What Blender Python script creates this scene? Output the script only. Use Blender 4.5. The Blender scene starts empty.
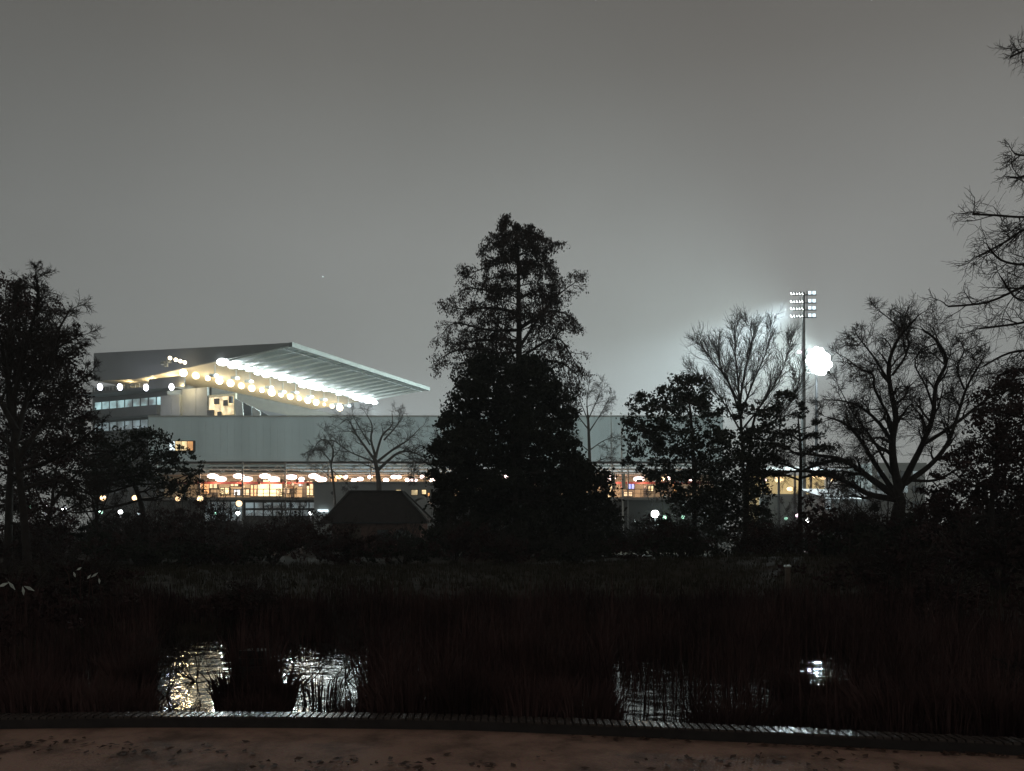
import bpy, math, random
import numpy as np
from mathutils import Vector

# ------------------------------------------------------------------ camera, sky, exposure
HC, F, HOR = 1.75, 800.0, 530.0
scene = bpy.context.scene
COL = scene.collection
cam_d = bpy.data.cameras.new('camera')
cam = bpy.data.objects.new('camera', cam_d)
COL.objects.link(cam)
cam.location = (0, 0, HC)
cam.rotation_euler = (math.radians(90), 0, 0)
cam_d.sensor_width = 36
cam_d.lens = 36 * F / 1024
cam_d.shift_y = (HOR - 385.5) / 1024
cam_d.clip_start = 0.1
cam_d.clip_end = 3000
scene.camera = cam
scene.view_settings.view_transform = 'Standard'
scene.view_settings.look = 'None'
scene.view_settings.exposure = 0.0
scene.view_settings.gamma = 1.0
scene.cycles.use_denoising = True
scene.cycles.max_bounces = 6
scene.cycles.transparent_max_bounces = 8
scene.cycles.volume_bounces = 0
scene.cycles.sample_clamp_indirect = 3.0
scene.cycles.sample_clamp_direct = 0.0
scene.cycles.caustics_reflective = False
scene.cycles.caustics_refractive = False

HAZE_DENSITY = 0.0007
world = bpy.data.worlds.new("World")
scene.world = world
world.use_nodes = True
wt = world.node_tree
bg = wt.nodes['Background']
tc = wt.nodes.new('ShaderNodeTexCoord')
sep = wt.nodes.new('ShaderNodeSeparateXYZ')
ramp = wt.nodes.new('ShaderNodeValToRGB')
wt.links.new(tc.outputs['Generated'], sep.inputs[0])
wt.links.new(sep.outputs['Z'], ramp.inputs['Fac'])
e = ramp.color_ramp.elements
e[0].position = 0.0;  e[0].color = (0.292, 0.300, 0.284, 1)
e[1].position = 1.0;  e[1].color = (0.134, 0.113, 0.098, 1)
for p, c in ((0.17, (0.286, 0.294, 0.284, 1)), (0.33, (0.250, 0.250, 0.240, 1)), (0.50, (0.154, 0.147, 0.136, 1)), (0.62, (0.114, 0.106, 0.097, 1))):
    q = ramp.color_ramp.elements.new(p); q.color = c
# the cloud base is a little brighter over the ground than over the dark park on the left
mr = wt.nodes.new('ShaderNodeMapRange')
mr.inputs['From Min'].default_value = -0.75; mr.inputs['From Max'].default_value = 0.12
mr.inputs['To Min'].default_value = 0.66; mr.inputs['To Max'].default_value = 1.0
mr.interpolation_type = 'SMOOTHSTEP'
wt.links.new(sep.outputs['X'], mr.inputs['Value'])
nz = wt.nodes.new('ShaderNodeTexNoise'); nz.inputs['Scale'].default_value = 2.2; nz.inputs['Detail'].default_value = 3
wt.links.new(tc.outputs['Generated'], nz.inputs['Vector'])
mr2 = wt.nodes.new('ShaderNodeMapRange')
mr2.inputs['To Min'].default_value = 0.80; mr2.inputs['To Max'].default_value = 1.16
wt.links.new(nz.outputs['Fac'], mr2.inputs['Value'])
mul = wt.nodes.new('ShaderNodeMath'); mul.operation = 'MULTIPLY'
wt.links.new(mr.outputs[0], mul.inputs[0]); wt.links.new(mr2.outputs[0], mul.inputs[1])
wt.links.new(ramp.outputs['Color'], bg.inputs['Color'])
wt.links.new(mul.outputs[0], bg.inputs['Strength'])

# ------------------------------------------------------------------ helpers
def W(px, py, Y):
    """the point at distance Y along a sight line of the survey photo"""
    return Vector(((px - 512) * Y / F, Y, HC + (HOR - py) * Y / F))

def nodes_of(name):
    m = bpy.data.materials.new(name); m.use_nodes = True
    nt = m.node_tree
    return m, nt, nt.nodes['Principled BSDF']

def mat(name, col, rough=0.7, metal=0.0, var=0.25, scale=3.0, bump=0.0, bscale=20.0, spec=0.3, col2=None, coat=0.0):
    m, nt, b = nodes_of(name)
    b.inputs['Roughness'].default_value = rough
    b.inputs['Metallic'].default_value = metal
    b.inputs['Specular IOR Level'].default_value = spec
    b.inputs['Coat Weight'].default_value = coat
    t = nt.nodes.new('ShaderNodeTexCoord')
    n = nt.nodes.new('ShaderNodeTexNoise'); n.inputs['Scale'].default_value = scale; n.inputs['Detail'].default_value = 5
    nt.links.new(t.outputs['Object'], n.inputs['Vector'])
    r = nt.nodes.new('ShaderNodeValToRGB')
    r.color_ramp.elements[0].position = 0.3; r.color_ramp.elements[1].position = 0.7
    c2 = col2 or tuple(c * (1 + var) for c in col)
    c1 = tuple(c * (1 - var) for c in col)
    r.color_ramp.elements[0].color = (*c1, 1); r.color_ramp.elements[1].color = (*c2, 1)
    nt.links.new(n.outputs['Fac'], r.inputs['Fac'])
    nt.links.new(r.outputs['Color'], b.inputs['Base Color'])
    if bump:
        n2 = nt.nodes.new('ShaderNodeTexNoise'); n2.inputs['Scale'].default_value = bscale; n2.inputs['Detail'].default_value = 6
        nt.links.new(t.outputs['Object'], n2.inputs['Vector'])
        bp = nt.nodes.new('ShaderNodeBump'); bp.inputs['Strength'].default_value = bump; bp.inputs['Distance'].default_value = 0.05
        nt.links.new(n2.outputs['Fac'], bp.inputs['Height'])
        nt.links.new(bp.outputs['Normal'], b.inputs['Normal'])
    return m

def glow(name, col, s, sample='NONE', var=0.0, scale=1.0):
    m, nt, b = nodes_of(name)
    b.inputs['Base Color'].default_value = (0.6, 0.6, 0.6, 1)
    b.inputs['Emission Color'].default_value = (*col, 1)
    b.inputs['Emission Strength'].default_value = s
    if var:
        t = nt.nodes.new('ShaderNodeTexCoord')
        n = nt.nodes.new('ShaderNodeTexNoise'); n.inputs['Scale'].default_value = scale; n.inputs['Detail'].default_value = 3
        nt.links.new(t.outputs['Object'], n.inputs['Vector'])
        r = nt.nodes.new('ShaderNodeMapRange'); r.inputs['From Min'].default_value = 0.35; r.inputs['From Max'].default_value = 0.65
        r.inputs['To Min'].default_value = s * (1 - var); r.inputs['To Max'].default_value = s * (1 + var)
        nt.links.new(n.outputs['Fac'], r.inputs['Value'])
        nt.links.new(r.outputs[0], b.inputs['Emission Strength'])
    m.cycles.emission_sampling = sample
    return m

class MB:
    def __init__(s):
        s.v = []; s.f = []
    def quad(s, a, b, c, d):
        n = len(s.v); s.v += [tuple(a), tuple(b), tuple(c), tuple(d)]; s.f.append((n, n+1, n+2, n+3)); return s
    def poly(s, pts):
        n = len(s.v); s.v += [tuple(p) for p in pts]; s.f.append(tuple(range(n, n+len(pts)))); return s
    def prism(s, pts, off):
        """pts: ring, extruded by the vector off"""
        k = len(pts); n = len(s.v); off = Vector(off)
        s.v += [tuple(p) for p in pts] + [tuple(Vector(p) + off) for p in pts]
        s.f.append(tuple(range(n, n+k))[::-1]); s.f.append(tuple(range(n+k, n+2*k)))
        for i in range(k):
            j = (i+1) % k
            s.f.append((n+i, n+j, n+k+j, n+k+i))
        return s
    def box(s, x0, x1, y0, y1, z0, z1):
        return s.prism([(x0,y0,z0),(x1,y0,z0),(x1,y1,z0),(x0,y1,z0)], (0,0,z1-z0))
    def beam(s, a, b, w, h):
        """rectangular bar from a to b, w wide, h high"""
        a = Vector(a); b = Vector(b); d = (b-a)
        side = d.cross(Vector((0,0,1)))
        if side.length < 1e-6: side = Vector((1,0,0))
        side.normalize(); up = side.cross(d).normalized()
        side *= w/2; up *= h/2
        return s.prism([a-side-up, a+side-up, a+side+up, a-side+up], d)
    def tube(s, P, R, k=6, cap=False):
        n0 = len(s.v); m = len(P)
        prev = None
        for i in range(m):
            d = (P[min(i+1, m-1)] - P[max(i-1, 0)])
            if d.length < 1e-9: d = Vector((0,0,1))
            d.normalize()
            if prev is None:
                a = d.cross(Vector((0.3,1,0.1)))
                if a.length < 1e-4: a = d.cross(Vector((1,0,0)))
            else:
                a = prev - d * prev.dot(d)
            a.normalize(); prev = a
            b = d.cross(a)
            r = R[i]; p = P[i]
            for j in range(k):
                t = 2*math.pi*j/k; c = math.cos(t)*r; q = math.sin(t)*r
                s.v.append((p.x + a.x*c + b.x*q, p.y + a.y*c + b.y*q, p.z + a.z*c + b.z*q))
        for i in range(m-1):
            o = n0 + i*k
            for j in range(k):
                j2 = (j+1) % k
                s.f.append((o+j, o+j2, o+k+j2, o+k+j))
        if cap:
            s.f.append(tuple(range(n0, n0+k))[::-1]); s.f.append(tuple(range(n0+(m-1)*k, n0+m*k)))
        return s
    def ball(s, c, r, seg=12, rings=8, sx=1, sy=1, sz=1):
        c = Vector(c); n = len(s.v)
        for i in range(rings+1):
            th = math.pi*i/rings
            for j in range(seg):
                ph = 2*math.pi*j/seg
                s.v.append((c.x+sx*r*math.sin(th)*math.cos(ph), c.y+sy*r*math.sin(th)*math.sin(ph), c.z+sz*r*math.cos(th)))
        for i in range(rings):
            for j in range(seg):
                j2 = (j+1) % seg
                s.f.append((n+i*seg+j, n+(i+1)*seg+j, n+(i+1)*seg+j2, n+i*seg+j2))
        return s

def wloc(o):
    p = Vector((0,0,0))
    while o is not None:
        p = p + o.location; o = o.parent
    return p

def link_mesh(name, me, m, parent, off, smooth=False):
    if isinstance(m, (list, tuple)):
        for x in m: me.materials.append(x)
    elif m: me.materials.append(m)
    o = bpy.data.objects.new(name, me)
    COL.objects.link(o)
    if parent is not None: o.parent = parent
    if smooth:
        me.polygons.foreach_set('use_smooth', [True]*len(me.polygons))
    return o

def obj(name, mb, m, parent=None, smooth=False):
    """mb is in world coordinates; parents are Empties or meshes without rotation"""
    off = wloc(parent) if parent is not None else Vector((0,0,0))
    me = bpy.data.meshes.new(name)
    me.from_pydata([(x-off.x, y-off.y, z-off.z) for x, y, z in mb.v], [], mb.f)
    me.update()
    return link_mesh(name, me, m, parent, off, smooth)

def npobj(name, V, k, m, parent=None):
    """V: (n*k, 3) numpy world coordinates, faces of k corners each"""
    off = wloc(parent) if parent is not None else Vector((0,0,0))
    V = (V - np.array(off)).astype(np.float32)
    nf = len(V)//k
    me = bpy.data.meshes.new(name)
    me.vertices.add(len(V)); me.vertices.foreach_set('co', V.ravel())
    me.loops.add(len(V)); me.loops.foreach_set('vertex_index', np.arange(len(V), dtype=np.int32))
    me.polygons.add(nf)
    me.polygons.foreach_set('loop_start', np.arange(0, len(V), k, dtype=np.int32))
    me.update(calc_edges=True)
    return link_mesh(name, me, m, parent, off)

def tag(o, label, cat, group=None):
    o['label'] = label; o['category'] = cat
    if group: o['group'] = group
    return o

def thing(name, label, cat, loc=(0,0,0), group=None):
    o = bpy.data.objects.new(name, None); COL.objects.link(o)
    o.location = loc; o.empty_display_size = 0.5
    return tag(o, label, cat, group)

def kind(o, k): o['kind'] = k; return o

def dup(root, loc, label, rot=0.0, scale=(1,1,1), group=None):
    r = root.copy(); COL.objects.link(r); r.location = loc; r.rotation_euler = (0,0,rot); r.scale = scale
    r['label'] = label
    if group: r['group'] = group
    def rec(src, dst):
        for ch in list(src.children):
            if ch.name in skip: continue
            c = ch.copy(); COL.objects.link(c); c.parent = dst
            rec(ch, c)
    skip = set()
    rec(root, r)
    return r

def lamp(name, kind_, loc, power, col, radius=0.1, parent=None, target=None, angle=60, blend=0.5, size=None):
    d = bpy.data.lights.new(name, kind_)
    d.energy = power; d.color = col
    if kind_ in ('POINT', 'SPOT'): d.shadow_soft_size = radius
    if kind_ == 'SPOT': d.spot_size = math.radians(angle); d.spot_blend = blend
    if kind_ == 'AREA':
        d.shape = 'RECTANGLE'; d.size, d.size_y = size
    o = bpy.data.objects.new(name, d); COL.objects.link(o)
    loc = Vector(loc)
    if target is not None:
        o.rotation_euler = (Vector(target) - loc).to_track_quat('-Z', 'Y').to_euler()
    if parent is not None:
        o.parent = parent; loc = loc - wloc(parent)
    o.location = loc
    return o

# ------------------------------------------------------------------ materials
M = {}
M['bark'] = mat('bark', (0.026, 0.021, 0.018), 0.9, var=0.35, scale=4, bump=0.6, bscale=12)
M['bark_grey'] = mat('bark_grey', (0.085, 0.078, 0.068), 0.9, var=0.3, scale=4, bump=0.5, bscale=12)
M['twig'] = mat('twig', (0.028, 0.021, 0.018), 0.85, var=0.3, scale=1.0)
M['twig_grey'] = mat('twig_grey', (0.070, 0.062, 0.054), 0.85, var=0.3, scale=1.0)
M['leaf_dark'] = mat('leaf_dark', (0.022, 0.025, 0.018), 0.8, var=0.4, scale=0.8, spec=0.1)
M['leaf_cypress'] = mat('leaf_cypress', (0.030, 0.025, 0.020), 0.8, var=0.4, scale=0.7, spec=.1, col2=(0.046, 0.028, 0.024))
M['leaf_glossy'] = mat('leaf_glossy', (0.026, 0.032, 0.022), 0.6, var=0.4, scale=0.8, spec=0.2)
M['leaf_bramble'] = mat('leaf_bramble', (0.030, 0.018, 0.017), 0.8, var=0.4, scale=1.2, spec=.1, col2=(0.060, 0.034, 0.033))
M['reed'] = mat('reed', (0.052, 0.028, 0.027), 0.8, var=0.5, scale=1.1, spec=.1, col2=(0.105, 0.060, 0.055))
M['field_grass'] = mat('field_grass', (0.036, 0.036, 0.022), 0.85, var=0.4, scale=.6, spec=.1, col2=(0.058, 0.050, 0.034))
M['pale_plant'] = mat('pale_plant', (0.62, 0.66, 0.60), 0.5, var=0.2, scale=5)
M['roof_end'] = None
M['steel'] = mat('steel', (0.30, 0.32, 0.31), 0.5, 0.0, 0.15, 2)
M['steel_dark'] = mat('steel_dark', (0.07, 0.075, 0.075), 0.55, 0.0, 0.2, 2)
M['white_steel'] = mat('white_steel', (0.72, 0.76, 0.72), 0.45, 0, 0.08, 1)
M['panel_grey'] = mat('panel_grey', (0.30, 0.32, 0.31), 0.6, 0, 0.15, 0.35)
M['panel_dark'] = mat('panel_dark', (0.085, 0.090, 0.088), 0.6, 0, 0.2, 0.3)
M['gable'] = mat('gable', (0.16, 0.165, 0.160), 0.6, 0, 0.12, 0.12)
M['soffit'] = mat('soffit', (0.62, 0.58, 0.47), 0.6, 0, 0.06, 0.1)
M['canopy'] = mat('canopy', (0.40, 0.45, 0.44), 0.45, 0, 0.12, 0.2)
M['concrete'] = mat('concrete', (0.30, 0.30, 0.28), 0.85, 0, 0.2, 0.8, bump=0.2, bscale=4)
M['red'] = mat('red_paint', (0.13, 0.03, 0.03), 0.5, 0, 0.1, 1)
M['seat'] = mat('seat_row', (0.035, 0.036, 0.038), 0.6, 0, 0.2, 1)
M['glass_dark'] = mat('glass_dark', (0.10, 0.12, 0.13), 0.15, 0, 0.2, 0.5, spec=0.6)
M['cream'] = mat('cream_wall', (0.62, 0.60, 0.46), 0.7, 0, 0.15, 0.5)
M['slate'] = mat('slate', (0.020, 0.016, 0.014), 0.75, 0, 0.35, 2.5, bump=0.4, bscale=6)
M['brick'] = mat('brick_wall', (0.18, 0.10, 0.08), 0.85, 0, 0.2, 2)
M['timber'] = mat('timber', (0.11, 0.085, 0.065), 0.8, 0, 0.3, 6, bump=0.3, bscale=30)
M['pale_timber'] = mat('pale_timber', (0.50, 0.46, 0.36), 0.7, 0, 0.2, 4)
M['black_metal'] = mat('black_metal', (0.03, 0.03, 0.032), 0.45, 0, 0.2, 4)
M['pale_metal'] = mat('pale_metal', (0.55, 0.58, 0.55), 0.45, 0, 0.1, 2)
M['flood'] = glow('floodlight_lens', (0.90, 0.97, 1.0), 14)
M['flood_far'] = glow('mast_lens', (0.95, 1.0, 1.0), 22)
M['flood_side'] = glow('mast_lens_side', (0.72, 0.90, 1.0), 2.0)
M['warm'] = glow('downlight_globe', (1.0, 0.82, 0.55), 5.5)
M['warm_b'] = glow('downlight_globe_bright', (1.0, 0.84, 0.58), 10)
M['warm_c'] = glow('downlight_globe_dim', (1.0, 0.76, 0.44), 2.6)
M['bluewhite'] = glow('facade_globe', (0.86, 0.88, 1.0), 6)
M['pink'] = glow('tube_lamp_glass', (1.0, 0.74, 0.70), 5)
M['orange'] = glow('sodium_lamp_glass', (1.0, 0.66, 0.34), 2.6)
M['lamp_white'] = glow('park_lamp_glass', (0.93, 1.0, 0.97), 8)
M['lamp_pink'] = glow('pinkish_lamp_glass', (1.0, 0.72, 0.86), 5)
M['lamp_green'] = glow('greenish_lamp_glass', (0.50, 1.0, 0.74), 0.9)
M['win_cyan'] = glow('window_cyan', (0.45, 0.72, 0.74), 0.55, var=0.9, scale=0.4)
M['win_warm'] = glow('window_warm', (1.0, 0.74, 0.36), 0.95, var=0.6, scale=1.1)
M['win_yellow'] = glow('kiosk_light', (1.0, 0.76, 0.36), 1.6, var=0.45, scale=0.8)
M['win_orange'] = glow('kiosk_orange', (1.0, 0.45, 0.12), 0.9, var=0.4, scale=1.0)
M['win_blue'] = glow('blue_sign', (0.10, 0.30, 1.0), 1.1, var=0.5, scale=1.5)
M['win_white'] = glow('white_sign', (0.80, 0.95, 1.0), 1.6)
M['win_lower'] = glow('lower_window', (0.50, 0.68, 0.74), 0.20, var=0.8, scale=0.6)

# translucent sheeting of the end stand's roof, with streaks down the slope
m, nt, b = nodes_of('roof_sheeting')
out = nt.nodes['Material Output']
t = nt.nodes.new('ShaderNodeTexCoord'); mp = nt.nodes.new('ShaderNodeMapping')
mp.inputs['Scale'].default_value = (1.0, 0.02, 0.02)
nt.links.new(t.outputs['Object'], mp.inputs['Vector'])
n = nt.nodes.new('ShaderNodeTexNoise'); n.inputs['Scale'].default_value = 0.5; n.inputs['Detail'].default_value = 5
nt.links.new(mp.outputs[0], n.inputs['Vector'])
r = nt.nodes.new('ShaderNodeValToRGB')
r.color_ramp.elements[0].color = (0.57, 0.61, 0.61, 1); r.color_ramp.elements[1].color = (0.62, 0.66, 0.66, 1)
r.color_ramp.elements[0].position = 0.35; r.color_ramp.elements[1].position = 0.65
nt.links.new(n.outputs['Fac'], r.inputs['Fac']); nt.links.new(r.outputs[0], b.inputs['Base Color'])
b.inputs['Roughness'].default_value = 0.6
tr = nt.nodes.new('ShaderNodeBsdfTranslucent'); nt.links.new(r.outputs[0], tr.inputs['Color'])
mx = nt.nodes.new('ShaderNodeMixShader'); mx.inputs[0].default_value = 0.42
nt.links.new(b.outputs[0], mx.inputs[1]); nt.links.new(tr.outputs[0], mx.inputs[2]); nt.links.new(mx.outputs[0], out.inputs['Surface'])
M['roof_end'] = m

# water
m, nt, b = nodes_of('pond_water')
b.inputs['Base Color'].default_value = (0.010, 0.010, 0.008, 1)
b.inputs['Roughness'].default_value = 0.035
b.inputs['IOR'].default_value = 1.5
b.inputs['Specular IOR Level'].default_value = 0.5
b.inputs['Coat Weight'].default_value = 1.0; b.inputs['Coat IOR'].default_value = 1.5; b.inputs['Coat Roughness'].default_value = 0.03
t = nt.nodes.new('ShaderNodeTexCoord')
n = nt.nodes.new('ShaderNodeTexNoise'); n.inputs['Scale'].default_value = 2.6; n.inputs['Detail'].default_value = 3
nt.links.new(t.outputs['Object'], n.inputs['Vector'])
bp = nt.nodes.new('ShaderNodeBump'); bp.inputs['Strength'].default_value = 0.9; bp.inputs['Distance'].default_value = 0.020
nt.links.new(n.outputs['Fac'], bp.inputs['Height']); nt.links.new(bp.outputs[0], b.inputs['Normal']); nt.links.new(bp.outputs[0], b.inputs['Coat Normal'])
M['water'] = m

# ground, path
M['grass_ground'] = mat('grass_ground', (0.030, 0.028, 0.018), 0.9, var=0.45, scale=1.3, bump=0.7, bscale=14, spec=0.1, col2=(0.045, 0.036, 0.026))
m, nt, b = nodes_of('path_surface')
t = nt.nodes.new('ShaderNodeTexCoord')
n1 = nt.nodes.new('ShaderNodeTexNoise'); n1.inputs['Scale'].default_value = 1.6; n1.inputs['Detail'].default_value = 8; n1.inputs['Roughness'].default_value = 0.65
n2 = nt.nodes.new('ShaderNodeTexNoise'); n2.inputs['Scale'].default_value = 45; n2.inputs['Detail'].default_value = 4
nt.links.new(t.outputs['Object'], n1.inputs['Vector']); nt.links.new(t.outputs['Object'], n2.inputs['Vector'])
r1 = nt.nodes.new('ShaderNodeValToRGB')
r1.color_ramp.elements[0].position = 0.36; r1.color_ramp.elements[0].color = (0.17, 0.105, 0.08, 1)
r1.color_ramp.elements[1].position = 0.56; r1.color_ramp.elements[1].color = (0.44, 0.28, 0.215, 1)
nt.links.new(n1.outputs['Fac'], r1.inputs['Fac'])
mm = nt.nodes.new('ShaderNodeMix'); mm.data_type = 'RGBA'; mm.blend_type = 'MULTIPLY'; mm.inputs[0].default_value = 0.5
nt.links.new(r1.outputs[0], mm.inputs[6]); nt.links.new(n2.outputs['Color'], mm.inputs[7])
nt.links.new(mm.outputs[2], b.inputs['Base Color'])
b.inputs['Roughness'].default_value = 0.75; b.inputs['Specular IOR Level'].default_value = 0.25
bp = nt.nodes.new('ShaderNodeBump'); bp.inputs['Strength'].default_value = 0.6; bp.inputs['Distance'].default_value = 0.02
nt.links.new(n2.outputs['Fac'], bp.inputs['Height']); nt.links.new(bp.outputs[0], b.inputs['Normal'])
M['path'] = m
M['wet_brick'] = mat('wet_brick', (0.06, 0.05, 0.045), 0.20, 0, 0.35, 9, spec=0.5, bump=0.10, bscale=60, coat=0.12)
M['mortar'] = mat('mortar', (0.035, 0.030, 0.028), 0.9, 0, 0.2, 9)
M['leaf_litter'] = mat('leaf_litter', (0.055, 0.028, 0.018), 0.7, 0, 0.4, 9)

# ------------------------------------------------------------------ ground, pond, path, kerb
KP = [(-6, 7.05), (-4.5, 7.12), (-3.2, 7.18), (-0.65, 7.10), (0.42, 6.95), (1.6, 6.74), (2.85, 6.50), (4.1, 6.26), (7, 5.6), (12, 4.3), (30, -2)]
KP = [(-30, 6.4), (-12, 6.85)] + KP
def kerb_y(x):
    for i in range(len(KP)-1):
        if KP[i][0] <= x <= KP[i+1][0]:
            x0, y0 = KP[i]; x1, y1 = KP[i+1]
            m0 = (KP[i+1][1]-KP[max(i-1,0)][1])/(KP[i+1][0]-KP[max(i-1,0)][0])
            j = min(i+2, len(KP)-1)
            m1 = (KP[j][1]-KP[i][1])/(KP[j][0]-KP[i][0])
            h = x1-x0; t = (x-x0)/h
            return (2*t**3-3*t*t+1)*y0 + (t**3-2*t*t+t)*h*m0 + (-2*t**3+3*t*t)*y1 + (t**3-t*t)*h*m1
    return KP[0][1] if x < 0 else KP[-1][1]

WATER_Z = -0.25
rg = random.Random(5)
def sm(a, b, x):
    t = max(0.0, min(1.0, (x-a)/(b-a))); return t*t*(3-2*t)
def pond_in(x, y):
    """1 inside the pond, 0 outside"""
    far = 14.6 + 0.5*math.sin(x*0.9) + 0.3*math.sin(x*2.3+1)
    a = sm(kerb_y(x)+0.22, kerb_y(x)+0.50, y)
    b = 1 - sm(far-0.5, far+0.7, y)
    c = sm(-7.6, -6.8, x + 0.3*math.sin(y)) * (1 - sm(8.4, 9.4, x + 0.4*math.sin(y*1.3)))
    return a*b*c
def gz(x, y):
    if y < kerb_y(x) + 0.1: return -0.04
    land = 0.02*math.sin(x*1.7)*math.cos(y*1.1)
    land += 0.05 * math.sin(x*0.21+1) * math.sin(y*0.17) * sm(15, 30, y)
    land += 0.55 * math.exp(-((x-12.5)/6.5)**2 - ((y-36)/7)**2)      # the low bank on the right
    return land*(1-pond_in(x, y)) - 0.8*pond_in(x, y)

mb = MB()
xs = [-300,-200,-120,-80,-55,-40,-30,-24,-20,-17] + [-15+0.4*i for i in range(76)] + [16.5,19,22,26,31,38,50,70,100,150,220,300]
ys = [-40,-20,-8,-2,2,4,5] + [5.6+0.2*i for i in range(56)] + [17,17.5,18,19,20,21,22.5,24,26,28,30,32,34,36,38,40,43,47,52,60,70,85,100,130,180,240,320,420]
for y in ys:
    for x in xs: mb.v.append((x, y, gz(x, y)))
nx = len(xs)
for j in range(len(ys)-1):
    for i in range(nx-1):
        a = j*nx+i; mb.f.append((a, a+1, a+nx+1, a+nx))
kind(obj('ground', mb, M['grass_ground'], smooth=True), 'structure')

mb = MB(); mb.quad((-9,6.6,WATER_Z),(10.5,4.0,WATER_Z),(10.5,17,WATER_Z),(-9,17,WATER_Z))
kind(obj('pond_water', mb, M['water']), 'structure')

mb = MB()
px_ = [-30+0.5*i for i in range(121)]
for x in px_:
    mb.v.append((x, -12, 0)); mb.v.append((x, kerb_y(x)-0.09, 0.0))
for i in range(len(px_)-1):
    mb.f.append((2*i, 2*i+2, 2*i+3, 2*i+1))
kind(obj('path', mb, M['path']), 'structure')

# kerb of brick-on-edge, each laid across the kerb line, a dark bed beneath: joints, and the front's shade put into its colour
mb = MB(); bed = MB()
x = -14.0
while x < 9.0:
    x2 = x + 0.066
    y = kerb_y(x+0.03); sl = (kerb_y(x+0.1)-kerb_y(x))/0.1
    ya = y - 0.095 + rg.uniform(-0.004, 0.004); yb = y + 0.095 + rg.uniform(-0.004, 0.004)
    z = 0.10 + rg.uniform(-0.003, 0.003); g = 0.009
    dz = rg.uniform(-0.002, 0.002)
    c = [(x+g, ya, 0.08), (x2-g, ya+sl*0.06, 0.08), (x2-g, yb+sl*0.06, 0.08), (x+g, yb, 0.08)]
    n = len(mb.v); mb.prism(c, (0, 0, z-0.08))
    x = x2
kind(obj('kerb', mb, M['wet_brick']), 'structure')
for i in range(46):
    x = -14 + i*0.5
    bed.prism([(x, kerb_y(x)-0.088, -0.1), (x+0.5, kerb_y(x+0.5)-0.088, -0.1), (x+0.5, kerb_y(x+0.5)+0.088, -0.1), (x, kerb_y(x)+0.088, -0.1)], (0,0,0.185))
kind(obj('kerb_bed', bed, M['mortar']), 'structure')

# fallen leaves on the path
R = np.random.default_rng(3)
cl = [(R.uniform(-7, 7), R.uniform(4.6, 6.9), R.uniform(0.1, 0.5)) for _ in range(26)]
P = []
for cx, cy, cr in cl:
    n = int(60*cr*2)
    for _ in range(n):
        x = cx + R.normal(0, cr*1.3); y = cy + R.normal(0, cr*0.3)
        if y > kerb_y(x)-0.13 if -29 < x < 29 else True: y = kerb_y(x) - 0.13 - R.uniform(0, 0.06)
        s = R.uniform(0.015, 0.045); a = R.uniform(0, 6.28); z = 0.006
        for k in range(4):
            t = a + k*math.pi/2; q = s*(1 if k % 2 == 0 else 0.55)
            P.append((x+q*math.cos(t), y+q*math.sin(t), z + R.uniform(0, 0.02)))
kind(npobj('fallen_leaves', np.array(P), 4, M['leaf_litter']), 'stuff')

# ------------------------------------------------------------------ plant builders
def rvec(r):
    while True:
        v = Vector((r.uniform(-1,1), r.uniform(-1,1), r.uniform(-1,1)))
        if 0.1 < v.length < 1: return v.normalized()

def branch(tr, tw, p, d, length, rad, lvl, r, o):
    """grow one branch and its children; tr = limb mesh, tw = twig mesh"""
    n = o['seg'][lvl]; st = length/n
    P = [p.copy()]; D = [d.copy()]
    for i in range(n):
        d = (d + rvec(r)*o['wig'][lvl] + Vector((0,0,o['up'][lvl]))).normalized()
        p = p + d*st
        P.append(p.copy()); D.append(d.copy())
    last = lvl == len(o['num'])
    rm = o['rmin']*(1.6,1.3,1.0,.65,.5)[lvl]
    R_ = [max(rm, rad*(1 - i/n) + rad*0.30*(i/n)) for i in range(n+1)]
    if lvl >= o['twiglvl']: tw.tube(P, R_, 3)
    else: tr.tube(P, R_, 6 if lvl == 0 else 5)
    if last:
        if 'tips' in o: o['tips'].append((P[-1], D[-1])); o['tips'].append((P[len(P)//2], D[-1]))
        return
    spawn(tr, tw, P, D, R_, length, lvl, r, o)

def spawn(tr, tw, P, D, R_, length, lvl, r, o, k=None):
    n = len(P)-1
    k = k if k is not None else o['num'][lvl]
    for j in range(k):
        f = o['start'][lvl] + (1-o['start'][lvl])*(j + r.random())/k
        if j == k-1: f = 1.0
        i = min(n-1, int(f*n)); u = f*n - i
        q = P[i].lerp(P[i+1], u); dd = D[min(i+1, n)]
        side = rvec(r); side = (side - dd*side.dot(dd))
        if side.length < 0.01: continue
        side.normalize()
        a = math.radians(r.uniform(*o['ang'][lvl])) * (0.5 if j == k-1 else 1)
        nd = (dd*math.cos(a) + side*math.sin(a)).normalized()
        L = length*o['ratio'][lvl]*r.uniform(0.65, 1.15)*(1.15 - 0.55*f if lvl < 2 else 1)
        rr = (R_[i]*(1-u) + R_[i+1]*u)*r.uniform(0.5, 0.72)
        branch(tr, tw, q, nd, L, rr, lvl+1, r, o)

BARE = dict(seg=[8,6,5,4,3], wig=[.20,.26,.32,.34,.3], up=[.03,.02,.02,.01,.0], num=[7,6,6,4], start=[.25,.2,.15,.1],
            ang=[(28,65),(30,68),(30,68),(25,60)], ratio=[.58,.62,.66,.75], rmin=0.012, twiglvl=2)

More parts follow.
